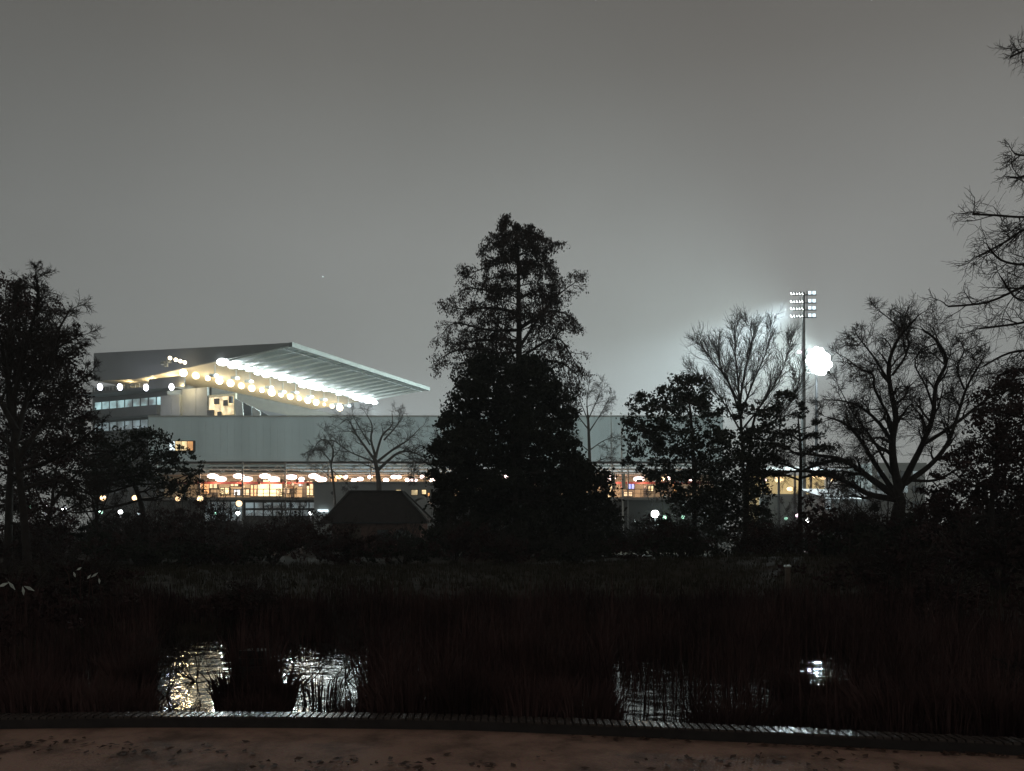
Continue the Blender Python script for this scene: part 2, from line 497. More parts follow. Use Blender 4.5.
def poly_limb(tr, pts, r0, r1, k=7):
    """smooth a polyline, make a tapered tube of it"""
    P = []
    n = len(pts)
    for i in range(n-1):
        p0 = pts[max(i-1,0)]; p1 = pts[i]; p2 = pts[i+1]; p3 = pts[min(i+2,n-1)]
        for s in range(4):
            t = s/4
            P.append(0.5*((2*p1) + (p2-p0)*t + (2*p0-5*p1+4*p2-p3)*t*t + (3*p1-p0-3*p2+p3)*t**3))
    P.append(pts[-1].copy())
    m = len(P)
    R_ = [r0 + (r1-r0)*(i/(m-1))**0.8 for i in range(m)]
    tr.tube(P, R_, k)
    D = [(P[min(i+1,m-1)]-P[max(i-1,0)]).normalized() for i in range(m)]
    return P, D, R_

def leaf_quads(C, size, rng, flat=0.0, aspect=0.55, droop=0.0):
    """C (n,3) centres -> quads"""
    n = len(C)
    u = rng.normal(size=(n,3)); 
    if droop: u[:,2] -= droop
    u /= np.linalg.norm(u, axis=1)[:,None]
    w = rng.normal(size=(n,3)); w -= u*np.sum(u*w, axis=1)[:,None]; w /= np.linalg.norm(w, axis=1)[:,None]+1e-9
    s = (size*rng.uniform(0.35, 1.6, size=n))[:,None]
    u = u*s; w = w*s*aspect
    V = np.empty((n,4,3)); V[:,0] = C-u; V[:,1] = C+w; V[:,2] = C+u; V[:,3] = C-w
    return V.reshape(-1,3)

def clump_points(blobs, rng, per=1.0, shell=0.55):
    """blobs: (x,y,z,rx,ry,rz,n); little sub-clumps of points give uneven edges and gaps"""
    out = []
    for (x,y,z,rx,ry,rz,n) in blobs:
        k = max(3, int(n*per/38))
        d = rng.normal(size=(k,3)); d /= np.linalg.norm(d, axis=1)[:,None]
        rad = rng.uniform(shell, 1.0, size=k)**0.6
        cc = d*rad[:,None]*np.array([rx,ry,rz]) + np.array([x,y,z])
        m = min(rx, rz)*0.30
        for c in cc:
            q = rng.integers(20, 56)
            out.append(c + rng.normal(size=(q,3))*m*rng.uniform(0.4, 1.0)*np.array([1.15,1.15,0.75]))
    return np.concatenate(out)

def blobs_px(L, Y, depth, dens=1.0, rng=None):
    """L: (px,py,rx_px,ry_px,n)"""
    o = []
    for (px, py, rx, ry, n) in L:
        c = W(px, py, Y + (rng.uniform(-depth, depth) if rng is not None else 0)); s = Y/F
        o.append((c.x, c.y, c.z, rx*s, max(rx*s, depth*0.4), ry*s, int(n*dens)))
    return o

def finish_tree(root, tr, tw, bark, twig, leaf=None, LV=None, crown_name='crown'):
    trunk = obj('trunk', tr, bark, root, smooth=True)
    if tw.f: obj('twigs', tw, twig, root)
    if LV is not None: npobj(crown_name, LV, 4, leaf, root)

# ------------------------------------------------------------------ the big main stand, left
D_ = Vector((0.404, 0.915, 0)); N_ = Vector((-0.915, 0.404, 0))
def E(s, t, z): 
    return Vector((-37.5,135,0)) + N_*s + D_*t + Vector((0,0,z))
def rz(s): return 33 - 3*min(s, 36)/36.0
TL = 46.5
ms = thing('main_stand', 'tall floodlit stadium stand at left with a dark wedge roof and upswept pale ribbed canopy', 'stadium stand', E(30, 20, 0))
# solid roof (wedge)
mb = MB().prism([E(14.9,0.4,rz(14.9)+.25), E(36,0.4,30.25), E(47,0.4,30.7), E(47,0.4,35.7), E(0.6,0.4,33.25)], D_*(TL-0.8))
obj('roof', mb, M['gable'], ms)
mb = MB().prism([E(14.9,0,rz(14.9)), E(36,0,30), E(47,0,30.5), E(47,0,35.8), E(0,0,33.35), E(0,0,33.0)], D_*0.35)
obj('gable', mb, M['gable'], ms)
mb = MB().prism([E(14.9,0.37,rz(14.9)-.02), E(36,0.37,29.98), E(46.8,0.37,30.5), E(46.8,0.37,30.65), E(36,0.37,30.2), E(14.9,0.37,rz(14.9)+.2)], D_*(TL-0.4))
obj('soffit', mb, M['soffit'], ms)
mb = MB().prism([E(0.2,0.4,33.05), E(15.4,0.4,rz(15.4)+.30), E(15.4,0.4,rz(15.4)+.20), E(0.2,0.4,32.95)], D_*(TL-0.8))
obj('canopy_sheet', mb, M['canopy'], ms)
mb = MB().beam(E(-0.25,-0.1,33.0), E(-0.25,TL,33.0), 0.7, 0.75)
M['beam_paint'] = mat('beam_paint', (0.12, 0.135, 0.125), 0.6, 0, 0.1, 1)
obj('front_beam', mb, M['beam_paint'], ms)
mb = MB().beam(E(1.6,0,32.62), E(1.6,TL,32.62), 0.22, 0.22)
obj('purlin', mb, M['steel'], ms)
for i in range(17):
    t = 0.35 + i*(TL-0.7)/16
    mb = MB().prism([E(0,t,32.75), E(5,t,rz(5)-0.30), E(14.9,t,rz(14.9)-0.42), E(14.9,t,rz(14.9)-0.02), E(0,t,32.95)], D_*0.22)
    obj('rib', mb, M['white_steel'] if i % 16 else M['pale_metal'], ms)
mb = MB().beam(E(15.1,0.4,31.15), E(15.1,TL,31.15), 0.5, 0.35)
lg = obj('lighting_gantry', mb, M['steel'], ms)
r = random.Random(11)
for i in range(22):
    t = 0.2 + i*(47.5-0.2)/21 + r.uniform(-.4,.4)
    z = 31.35 + r.uniform(-0.25,0.25)
    h = obj('floodlight', MB().box(*(lambda c: (c.x-.5,c.x+.5,c.y+.35,c.y+1.0,c.z-.3,c.z+.45))(E(14.9,t,z))), M['steel'], ms)
    obj('lens', MB().ball(E(14.8,t,z), r.uniform(0.36,0.82), 12, 8, r.uniform(1.1,1.8), 0.7, r.uniform(.65,1)), M['flood'], h, smooth=True)
for i in range(10):
    t = 1.5 + i*4.5 + r.uniform(-.8,.8); c = E(17.6,t,29.6+r.uniform(-.3,.3))
    h = obj('spotlight', MB().box(c.x-.9,c.x+.5,c.y-.3,c.y+.3,c.z-.25,c.z+.25).beam(c+Vector((0,0,.2)), c+Vector((0,0,1.9)), .14,.14), M['pale_metal'], ms)
    obj('lens', MB().ball(c+Vector((.35,-.32,-.1)), .45, 10, 6, 1, .4, .7), M['flood_side'], h, smooth=True)
for i in range(17):
    t = 0.3 + i*(47.2)/16
    sz = [.85,.95,.6,.98,.85,.9,.95,.68,.95,.75,.9,.68,.8,.95,.5,.9,.95][i]
    c = E(24.3, t, 30.25 + 0.3*(i/16))
    h = obj('downlight', MB().beam(c+Vector((0,0,.1)), c+Vector((0,0,.95)), .2,.2), M['steel'], ms)
    obj('globe', MB().ball(c, sz*(0.80,.70,.76,.66)[i%4], 14, 10), M[('warm','warm_b','warm_c')[(i*5+i//3)%3]], h, smooth=True)
for px in (170, 175.8, 180.3, 184.8):
    c = W(px, 358 + (px-170)*0.3, 141.8)
    obj('roof_light', MB().ball(c, .34, 10, 6), M['warm'], ms, smooth=True)
for px, py in ((163,363),(166,365),(169,361)):
    c = W(px, py, 143.0)
    obj('roof_vent', MB().box(c.x-.3,c.x+.3,c.y-.3,c.y+.3,c.z-.3,c.z+.3), M['steel'], ms)
# body beneath the roof
def wallbox(s0, s1, t0, t1, z0, z1, mb=None):
    mb = mb or MB()
    return mb.prism([E(s0,t0,z0), E(s1,t0,z0), E(s1,t1,z0), E(s0,t1,z0)], (0,0,z1-z0))
obj('end_wall', wallbox(21.3, 27.4, 3, 44, 0, 27.9), M['panel_grey'], ms)
M['box_dark'] = mat('box_dark', (0.050, 0.045, 0.034), 0.7, 0, 0.2, 1)
obj('dimming_panel', wallbox(20.9, 21.25, 3.7, 44, 10, 27.95), M['box_dark'], ms)  # added dark sheet that dims the lit face of the end wall
obj('end_block', wallbox(27.4, 32.2, 2.4, 44, 0, 26.9), M['panel_grey'], ms)
mb = MB()
for k in (3,): wallbox(21.4+k*0.86, 21.46+k*0.86, 2.94, 2.998, 0, 27.9, mb)
for k in (2,): wallbox(27.6+k*0.95, 27.66+k*0.95, 2.34, 2.398, 0, 26.9, mb)
obj('panel_joint', mb, M['steel'], ms)
obj('back_block', wallbox(32.2, 52.4, 4, 44, 0, 30.1), M['panel_dark'], ms)
obj('balcony', wallbox(28.0, 52.6, 1.0, 4, 28.1, 28.6), M['panel_dark'], ms)
obj('balcony', wallbox(32.3, 52.6, 1.6, 4, 23.4, 25.2), M['panel_dark'], ms)
mb = MB()
for k in range(25): mb.beam(E(28.1+k, 1.05, 28.6), E(28.1+k, 1.05, 29.5), .07, .07)
mb.beam(E(28,1.05,29.5), E(52.6,1.05,29.5), .1, .1).beam(E(28,1.05,29.1), E(52.6,1.05,29.1), .06, .06)
obj('balcony_railing', mb, M['steel'], ms)
obj('dark_fascia', wallbox(24.6, 33.4, 0.8, 1.1, 27.95, 29.9), M['panel_dark'], ms)
for k in range(9):
    s = 32.9 + k*2.1
    f = obj('window', wallbox(s-0.06, s+1.86, 3.9, 3.99, 25.3, 27.25), M['steel_dark'], ms)
    obj('pane', wallbox(s+.05, s+1.75, 3.8, 3.88, 25.45, 27.1), M['win_cyan'], f)
for k in range(9):
    s = 32.9 + k*2.1
    f = obj('window', wallbox(s-0.06, s+1.86, 3.9, 3.99, 21.2, 23.1), M['steel_dark'], ms)
    obj('pane', wallbox(s+.05, s+1.75, 3.8, 3.88, 21.35, 22.95), M['win_lower'], f)
for k, (px, py) in enumerate(((100,387),(120,387),(146,387.5),(171.5,387))):
    c = W(px, py, 144.0)
    h = obj('facade_light', MB().beam(c+Vector((0,.9,0)), c+Vector((0,.2,0)), .3, .3), M['steel_dark'], ms)
    obj('globe', MB().ball(c, .55, 12, 8, .8, .8, 1.15), M['bluewhite'], h, smooth=True)
    lamp('facade_light_source', 'POINT', c+Vector((0,-1.2,0)), 250, (.75,.8,1), .3, ms)
for s_, w_ in ((29,520),(34,420),(40,200)): lamp('soffit_fill', 'POINT', E(s_, 2.2, 29.4), w_, (1,.76,.40), .3, ms)  # added warm fill that brightens the soffit, no fixtures here
# open end of the seating bowl
mb = MB().prism([E(21.2,4,25.6), E(4,4,13.3), E(4,4,12.3), E(21.2,4,24.6)], D_*40)
for k in range(16):
    s = 5 + k; z = 13.3 + (s-4)*0.715
    mb.prism([E(s,4,z+.05), E(s+.5,4,z+.05), E(s+.5,4,z+.75), E(s+.35,4,z+.75)], D_*40)
obj('seating_tier', mb, M['seat'], ms)
obj('box_wall', wallbox(14.8, 21.2, 3.2, 3.6, 14, 26.4), M['cream'], ms)
mb = MB()
for (a, b_, z0, z1) in ((19.6,21.0,21.5,23.6),(17.9,18.6,22.2,23.2),(16.4,17.2,24.2,25.2),(18.4,19.4,24.6,25.6),(15.2,15.9,24.6,25.8)):
    wallbox(a, b_, 2.7, 3.1, z0, z1, mb)
obj('wall_equipment', mb, M['steel_dark'], ms)
obj('lit_panel', wallbox(15.2, 20.9, 3.08, 3.16, 22.6, 25.9), M['win_warm'], ms)
for k in range(6):
    s = 13.8 - k*2.0; z = 25.4 - k*0.9
    mb = MB().prism([E(s,2.6,z-7), E(s-1.8,2.6,z-7.6), E(s-1.1,2.6,z-.9), E(s+.7,2.6,z)], D_*0.12)
    obj('wind_screen', mb, M['glass_dark'] if k % 2 else M['pale_metal'], ms)
# light sources on the stand, with added fills for canopy and screen wall
for i in range(6):
    t = 3 + i*8.2
    lamp('floodlight_source', 'AREA', E(13.6, t, 29.4), 3100, (.74,.92,1), parent=ms, target=E(-40, t+2, 6), size=(.5,.3)).data.spread = math.radians(84)
    lamp('canopy_fill', 'POINT', E(11.5, t, 28.6), 40, (.84,.96,.95), .5, ms)  # added fill that lifts the canopy, the gantry has no uplights
for i in range(3):
    lamp('wall_fill_spot', 'SPOT', E(14.9, 0.2+i*8, 29.3), 8000, (.76,.95,.97), .3, ms, target=(-38+i*12,110,12), angle=70, blend=.8)  # added spots that brighten the screen wall of the end stand
for i in range(9):
    t = 0.5 + i*5.8
    lamp('downlight_source', 'POINT', E(25.0, t, 27.9), 800, (1,.76,.40), .5, ms)

# ------------------------------------------------------------------ end stand behind the park
es = thing('end_stand', 'long low stadium stand with a pale plain screen wall above its pink lit concourse', 'stadium stand', (-12, 112, 0))
XL, XR = -50.0, 29.0
YE, ZE, YR, ZR = 110.0, 11.15, 110.0, 17.3
mb = MB(); nn = 60
mb.box(XL, XR, YE, YE+.08, ZE, ZR)
obj('screen_wall', mb, M['roof_end'], es)
mb = MB()
for i in range(81):
    u = i/80; x = XL+(XR-XL)*u
    mb.box(x-.012, x+.012, YE-.015, YE-.004, ZE, ZR)
obj('wall_seam', mb, M['roof_end'], es)
obj('coping', MB().beam((XL,YR,ZR+.1),(XR,YR,ZR+.1), .35, .16), M['pale_metal'], es)
obj('gutter', MB().beam((XL,YE-.2,ZE-.15),(XR,YE-.2,ZE-.15), .35, .3), M['steel_dark'], es)
mb = MB().beam((XL,YE+1.4,ZE-.45),(XR,YE+1.4,ZE-.45), .25, .3).beam((XL,YE+.3,ZE-1.5),(XR,YE+.3,ZE-1.5), .2, .2)
i = XL
while i < XR-2:
    mb.beam((i,YE+.8,ZE-.4),(i+1.1,YE+.8,ZE-1.4), .10,.10).beam((i+1.1,YE+.8,ZE-1.4),(i+2.2,YE+.8,ZE-.4), .10,.10); i += 2.2
obj('roof_truss', mb, M['steel'], es)
obj('service_pipe', MB().beam((XL,YE-.6,10.05),(XR,YE-.6,10.05), .22, .2), M['white_steel'], es)
obj('ceiling', MB().box(XL, XR, YE+.5, 116, 9.35, 9.5), M['concrete'], es)
obj('concourse_wall', MB().box(XL, XR, 115, 116, 0, 9.35), M['cream'], es)
obj('concourse_floor', MB().box(XL, XR, 108.6, 115, 5.85, 6.2), M['concrete'], es)
for i in range(14):
    x = XL+1.5 + i*5.85
    obj('column', MB().box(x-.09, x+.09, 109.2, 109.4, 0, 11), M['steel'], es)
mb = MB(); mb.beam((XL,108.7,7.3),(XR,108.7,7.3), .08,.08).beam((XL,108.7,6.75),(XR,108.7,6.75), .05,.05)
x = XL
while x < XR: mb.beam((x,108.7,6.2),(x,108.7,7.3), .06,.06); x += 0.9
obj('railing', mb, M['steel_dark'], es)
obj('pink_fringe_board', MB().box(XL+2, XR, 111.2, 111.4, 8.15, 8.45), M['red'], es)  # added board, its red stands in for the pink fringe of the lamps
def zz(py, Y): return HC + (HOR-py)*Y/F
LPX = [212.8,221,238.8,247,265,274,291.5,301.6,314,320.7,324,339,345.5,354,360,370,386,394,399,408,414,422,432,437,449,470,494,506,525,548,588,602.5,610,639,662,670.6,691]
LPY = [476,479,476,479,476,479,477,479,476,479,479.5,477,477,480,479,477,480,477,477,480,480,477,480,480,478,479,480,477,480,479,478,481,478,479,479,478,479]
big = {0,1,2,3,4,5,6,8,9,31,32,33}
for i, (px, py) in enumerate(zip(LPX, LPY)):
    c = W(px, py, 110.6)
    h = obj('tube_lamp', MB().box(c.x-.7,c.x+.7,c.y-.1,c.y+.12,c.z+.28,c.z+.42).beam(c+Vector((0,0,.4)), Vector((c.x,c.y,9.34)), .05,.05), M['steel'], es)
    s = 1.0 if i in big else 0.42 + 0.2*((i*7) % 3)/2
    obj('glass', MB().ball(c, .38, 12, 8, 2.1*s, .6, .95*max(s,.75)), M['pink'] if i not in (11, 24, 26, 28, 34) else M['orange'], h, smooth=True)
for i in range(10):
    lamp('tube_lamp_source', 'POINT', (W(212+i*27, 478, 110).x, 110.2, 8.0), 430, (1,.58,.34), .3, es)
for i in range(4):
    lamp('tube_lamp_source', 'POINT', (W(590+i*27, 478, 110).x, 110.2, 8.0), 360, (1,.56,.34), .3, es)
# kiosks, signs and openings on the concourse wall
K = [(199,209,482,494,'win_orange'),(210,217,483,488,'win_warm'),(221,229,488,494,'win_yellow'),(234.5,240,490,495,'win_white'),
     (231,238,482,486,'win_warm'),(242,249,489,495,'win_warm'),(251,257,485,496,'win_orange'),(258,282,480,496,'win_yellow'),
     (284,290,488,493,'win_warm'),(299,304,481,486,'win_white'),(307,313,481,495,'win_warm'),(331,337,478,482,'win_orange'),
     (603,612,484,500,'win_warm'),(628,634,484,489,'win_blue'),(624,632,492,496,'win_warm'),(648,653,486,491,'win_warm'),(668,676,482,494,'win_orange'),(601,607,494,498,'win_orange')]
for (a, b_, y0, y1, mt) in K:
    Y = 114.6
    p = W(a, y1, Y); q = W(b_, y0, Y)
    f = obj('kiosk', MB().box(p.x-.12, q.x+.12, 114.6, 114.98, max(6.21,p.z-.1), q.z+.12), M['steel_dark'], es)
    mb = MB().box(p.x, q.x, 114.5, 114.58, max(6.25,p.z), q.z)
    obj('lit_opening', mb, M[mt], f)
    obj('shutter_bar', MB().box((p.x+q.x)/2-.06, (p.x+q.x)/2+.06, 114.4, 114.48, max(6.25,p.z), q.z), M['steel_dark'], f)
rk = random.Random(77)
for i in range(34):
    px = rk.choice((rk.uniform(200,312), rk.uniform(200,312), rk.uniform(312,440), rk.uniform(596,690))); x = W(px,0,111).x; w = rk.uniform(.15,.9); y = rk.uniform(109.6,112.5); h = rk.uniform(.6,2.1)
    if rk.random() < .55:
        obj('stall', MB().box(x-w/2, x+w/2, y, y+.5, 6.201, 6.2+h).box(x-w/2-.08, x+w/2+.08, y-.05, y+.55, 6.2+h+.002, 6.26+h), M['steel_dark'], es)
    else:
        z = rk.uniform(7.5,8.6)
        obj('hanging_sign', MB().box(x-w/2, x+w/2, y, y+.06, z, z+.4).beam((x,y+.03,z+.4),(x,y+.03,9.34),.04,.04), M[rk.choice(('steel_dark','red','timber'))], es)
# lower storey
obj('lower_wall', MB().box(XL, XR, 109.6, 110.0, 0, 5.84), M['panel_dark'], es)
for i in range(11):
    x = W(246,0,109.5).x + i*1.25
    f = obj('lower_window', MB().box(x-.05, x+1.1, 109.45, 109.58, 3.6, 5.6), M['steel_dark'], es)
    obj('pane', MB().box(x, x+1.05, 109.38, 109.44, 4.75, 5.5), M['win_lower'], f)
    obj('pane', MB().box(x, x+1.05, 109.38, 109.44, 3.7, 4.45), M['win_lower'], f)
for i in range(6):
    x = W(205,0,109.5).x + i*0.9
    f = obj('lower_window', MB().box(x-.05, x+.75, 109.45, 109.58, 2.9, 5.7), M['steel_dark'], es)
    obj('pane', MB().box(x, x+.7, 109.38, 109.44, 3.0, 5.6), M['win_lower'], f)
c0 = W(168, 450, 109); c1 = W(192, 441, 109)
f = obj('window', MB().box(c0.x-.1, c1.x+.1, 109.5, 109.96, c0.z-.12, c1.z+.12), M['panel_dark'], es)
for k, mt in enumerate(('win_blue','win_warm','win_warm','win_orange')):
    x = c0.x + k*(c1.x-c0.x)/4
    obj('pane', MB().box(x+.04, x+.74, 109.4, 109.48, c0.z, c1.z), M['win_white' if k == 0 else mt], f)

# ------------------------------------------------------------------ grey service building and small structures before it
sb = thing('service_building', 'plain grey flat roofed block between the lit concourse and the dark hut', 'building', (-17, 105, 0))
a = W(314, 483.5, 103); b_ = W(443, 483.5, 103)
obj('wall', MB().box(a.x, b_.x, 103, 107.5, 0, a.z), M['panel_grey'], sb)
obj('roof', MB().box(a.x-.2, b_.x+.2, 102.8, 107.7, a.z+.003, a.z+.25), M['steel'], sb)
c = W(332.5, 493, 102.9)
obj('vent', MB().tube([c, c+Vector((0,.09,0))], [.22,.22], 12, True), M['steel_dark'], sb)
for (x0,x1,y0,y1,mt) in ((411.5,417.5,490,495,'win_warm'),(422,426,490,494,'win_warm'),(428,429.5,493,496,'win_orange'),(396,401,490,492,'win_warm')):
    p = W(x0,y1,102.9); q = W(x1,y0,102.9)
    f = obj('window', MB().box(p.x-.08,q.x+.08,102.9,102.99,p.z-.08,q.z+.08), M['steel_dark'], sb)
    obj('pane', MB().box(p.x,q.x,102.82,102.88,p.z,q.z), M[mt], f)
p = W(317.5,512,102.8); q = W(328,509.5,102.8)
obj('strip_light', MB().box(p.x,q.x,102.6,102.98,p.z,q.z), M['win_white'], sb)

# hut with a hipped roof
ht = thing('park_hut', 'dark hut with a low hipped roof silhouetted in front of the lit concourse', 'hut', (W(375,0,70).x, 70, 0))
hx = W(375,0,70).x; e0 = W(322,522.5,68).x; e1 = W(428,522.5,68).x; ez = zz(522.5,68); r0 = W(350,491.5,71).x; r1 = W(402,491.5,71).x; rzz = zz(491.5,71)
mb = MB(); v = [(e0,68,ez),(e1,68,ez),(e1,75,ez),(e0,75,ez),(r0,71,rzz),(r1,71.0,rzz),(r1,72,rzz),(r0,72,rzz)]
mb.v = v; mb.f = [(0,1,5,4),(1,2,6,5),(2,3,7,6),(3,0,4,7),(4,5,6,7),(3,2,1,0)]
rf = obj('roof', mb, M['slate'], ht)
mb = MB()
for (p_, q_) in ((0,4),(1,5),(4,5),(2,6),(3,7)): mb.beam(Vector(v[p_])+Vector((0,0,.03)), Vector(v[q_])+Vector((0,0,.03)), .22, .14)
obj('ridge_tile', mb, M['slate'], rf)
obj('gutter', MB().beam((e0,67.9,ez-.03),(e1,67.9,ez-.03), .14, .12), M['black_metal'], ht)
obj('wall', MB().box(e0+.7, e1-.7, 68.7, 74.3, 0, ez), M['brick'], ht)
d = obj('door', MB().box(hx-2.0, hx-1.0, 68.6, 68.69, 0, 2.0), M['timber'], ht)
obj('handle', MB().ball((hx-1.15,68.56,1.0), .05, 8, 6), M['pale_metal'], d)
for k in (0.4, 2.0):
    f = obj('window', MB().box(hx+k, hx+k+1.0, 68.6, 68.69, .9, 1.8), M['timber'], ht)
    obj('pane', MB().box(hx+k+.06, hx+k+.94, 68.55, 68.59, .96, 1.74), M['glass_dark'], f)

# pale shelter to the right of the hut (low glazed lean-to roof)
p0 = W(412,500,84); p1 = W(424,499,84); p2 = W(437,515,84)
sh = thing('glazed_shelter', 'small shelter with pale curved sheet roof just right of the dark hut', 'shelter', (p1.x, 84, 0))
mb = MB(); pr = []
for k in range(9):
    u = k/8; pr.append(Vector((p0.x+(p2.x-p0.x)*u, 83.2, zz(515,84)+1.75*math.sin(math.pi*(.22+.78*u))**0.8)))
for k in range(8):
    mb.prism([pr[k], pr[k+1], pr[k+1]+Vector((0,0,.08)), pr[k]+Vector((0,0,.08))], (0,2.6,0))
obj('roof', mb, M['steel'], sh)
for x in (p0.x+.1, (p0.x+p2.x)/2, p2.x-.1):
    obj('post', MB().box(x-.05,x+.05,83.3,83.4,0,zz(514,84)), M['steel_dark'], sh)

# ------------------------------------------------------------------ structures at the right, behind the oak
cb = thing('clubhouse', 'low pale building with a bright lit gutter line, seen under the oak branches', 'building', (W(850,0,96).x, 98, 0))
a = W(824,498,96); b_ = W(896,498,96)
obj('wall', MB().box(a.x, b_.x, 96, 102, 0, a.z), M['panel_grey'], cb)
obj('roof', MB().prism([(a.x-.4,95.7,a.z+.004),(b_.x+.4,95.7,a.z+.004),(b_.x+.4,103,a.z+1.3),(a.x-.4,103,a.z+1.3)], (0,0,.15)), M['steel_dark'], cb)
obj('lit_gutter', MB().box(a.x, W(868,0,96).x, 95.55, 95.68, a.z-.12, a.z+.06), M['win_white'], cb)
p = W(825.5,509,95.9); q = W(830.5,500,95.9)
f = obj('window', MB().box(p.x-.06,q.x+.06,95.9,95.99,p.z-.06,q.z+.06), M['steel_dark'], cb)
obj('pane', MB().box(p.x,q.x,95.84,95.89,p.z,q.z), M['win_lower'], f)
sx = thing('side_stand', 'small stand with rows of warm orange lights seen below the cedar branches', 'stadium stand', (W(800,0,130).x, 133, 0))
a = W(762,472,130); b_ = W(846,472,130)
obj('roof', MB().prism([(a.x,130,a.z),(b_.x,130,a.z),(b_.x,142,a.z+1.5),(a.x,142,a.z+1.5)], (0,0,.3)), M['steel_dark'], sx)
obj('back_wall', MB().box(a.x, b_.x, 139, 140, 0, a.z), M['cream'], sx)
obj('front_wall', MB().box(a.x, b_.x, 131, 131.4, 0, zz(494,131)), M['panel_grey'], sx)
for k in range(6):
    x = a.x + .3 + k*(b_.x-a.x-.6)/5
    obj('column', MB().box(x-.15,x+.15,130.4,130.7,0,a.z), M['steel_dark'], sx)
for (px,py,s,mt) in ((763.5,480,.42,'pink'),(779,479.5,.62,'orange'),(790,489,.45,'orange'),(803,485,.4,'orange'),(815,476,.4,'orange'),(823,477,.5,'orange'),(833,480,.35,'orange')):
    c = W(px,py,130.9); obj('ceiling_lamp', MB().ball(c, s, 10, 6, 1.2, .7, .8), M[mt], sx, smooth=True)
for k in range(3):
    lamp('ceiling_lamp_source','POINT',(a.x+3+k*4.5,134,a.z-1.5), 420, (1,.72,.38), .3, sx)
tb = thing('tower_block', 'dark square building block rising behind the trunk of the oak', 'building', (W(890,0,150).x, 152, 0))
a = W(872,466,150); b_ = W(925,466,150)
obj('wall', MB().box(a.x,b_.x,150,160,0,a.z), M['panel_grey'], tb)
obj('parapet', MB().box(a.x-.2,b_.x+.2,149.8,160.2,a.z+.002,a.z+.6), M['steel'], tb)
for k in range(4):
    for j in range(3):
        x = a.x+1+k*2.2; z = a.z-2.2-j*2.8
        f = obj('window', MB().box(x-.06,x+1.26,149.9,149.99,z-.06,z+1.3), M['steel_dark'], tb)
        obj('pane', MB().box(x,x+1.2,149.84,149.89,z,z+1.24), M['win_lower'] if (k+j) % 3 == 0 else M['glass_dark'], f)

# flagpoles beside the end stand roof
for (x0, x1, lb) in ((611,613.5,'left one of two thin pale flagpoles in front of the pale screen wall'),(621,623.5,'right one of two thin pale flagpoles in front of the pale screen wall')):
    b0 = W(x1,515,104); b0.z = 0; t0 = W(x0,413,104)
    fp = thing('flagpole', lb, 'flagpole', b0, 'flagpoles')
    obj('pole', MB().tube([b0, b0.lerp(t0,.5), t0], [.11,.09,.05], 8, True), M['pale_metal'], fp)
    obj('finial', MB().ball(t0, .12, 8, 6), M['pale_metal'], fp)
    obj('banner', MB().prism([b0.lerp(t0,.42)+Vector((.08,0,0)), b0.lerp(t0,.42)+Vector((.45,0,-.1)), b0.lerp(t0,.53)+Vector((.35,0,.2)), b0.lerp(t0,.53)+Vector((.08,0,0))], (0,.03,0)), M['cream'], fp)

# ------------------------------------------------------------------ floodlight masts
fm = thing('floodlight_mast', 'tall floodlight mast seen from behind, its four rows of lamps aimed to the left', 'floodlight mast', (W(803.5,0,118).x, 118, 0))
X = W(803.5,0,118).x; s = 118/F
pole = obj('pole', MB().tube([Vector((X,118,0)), Vector((X,118,15)), Vector((X,118,zz(293,118)))], [.42,.33,.22], 10, True), M['steel'], fm)
for j, py in enumerate((293.5, 301.5, 308.5, 316.0)):
    z = zz(py,118)
    cb_ = obj('crossbar', MB().beam((W(791.5,0,118).x,117.7,z-.30),(W(815.5,0,118).x,117.7,z-.30), .12,.12), M['steel_dark'], fm)
    for k in range(5):
        x = W(792.5+k*2.75,0,118).x
        q = Vector((x,117.8,z)); dr = Vector((-.55,.55,-.45)).normalized()
        h = obj('lamp_head', MB().tube([q-dr*.08, q+dr*.16], [.13,.25], 8, True), M['steel_dark'], fm)
        obj('lens', MB().tube([q+dr*.165, q+dr*.20], [.25,.25], 10, True), M['flood_far'], h)
    for k in range(2):
        x = W(808.8+k*4.2,0,118).x
        q = Vector((x,117.6,z)); dr = Vector((.35,-.75,-.35)).normalized()
        h = obj('lamp_head', MB().box(x-.2,x+.2,117.65,117.95,z-.22,z+.22), M['steel'], fm)
        obj('lens', MB().box(x-.21,x+.21,117.57,117.64,z-.23,z+.23), M['flood_side'], h)
obj('ladder_frame', MB().beam((X-.5,118,zz(318,118)),(X-.5,118,zz(291,118)),.08,.08).beam((X+.5,118,zz(318,118)),(X+.5,118,zz(291,118)),.08,.08), M['steel_dark'], fm)
c = W(799.5,352,117.6); h = obj('side_lamp', MB().beam(c,(X,118,c.z),.08,.08), M['steel_dark'], fm)
obj('globe', MB().ball(c,.26,10,8,1.3,1,.9), M['lamp_pink'], h, smooth=True)
lamp('mast_source', 'SPOT', (W(795,0,118).x,119.2,zz(303,118)), 1150000, (.74,.90,.98), 1.6, fm, target=(-10,172,-4), angle=66, blend=.9)

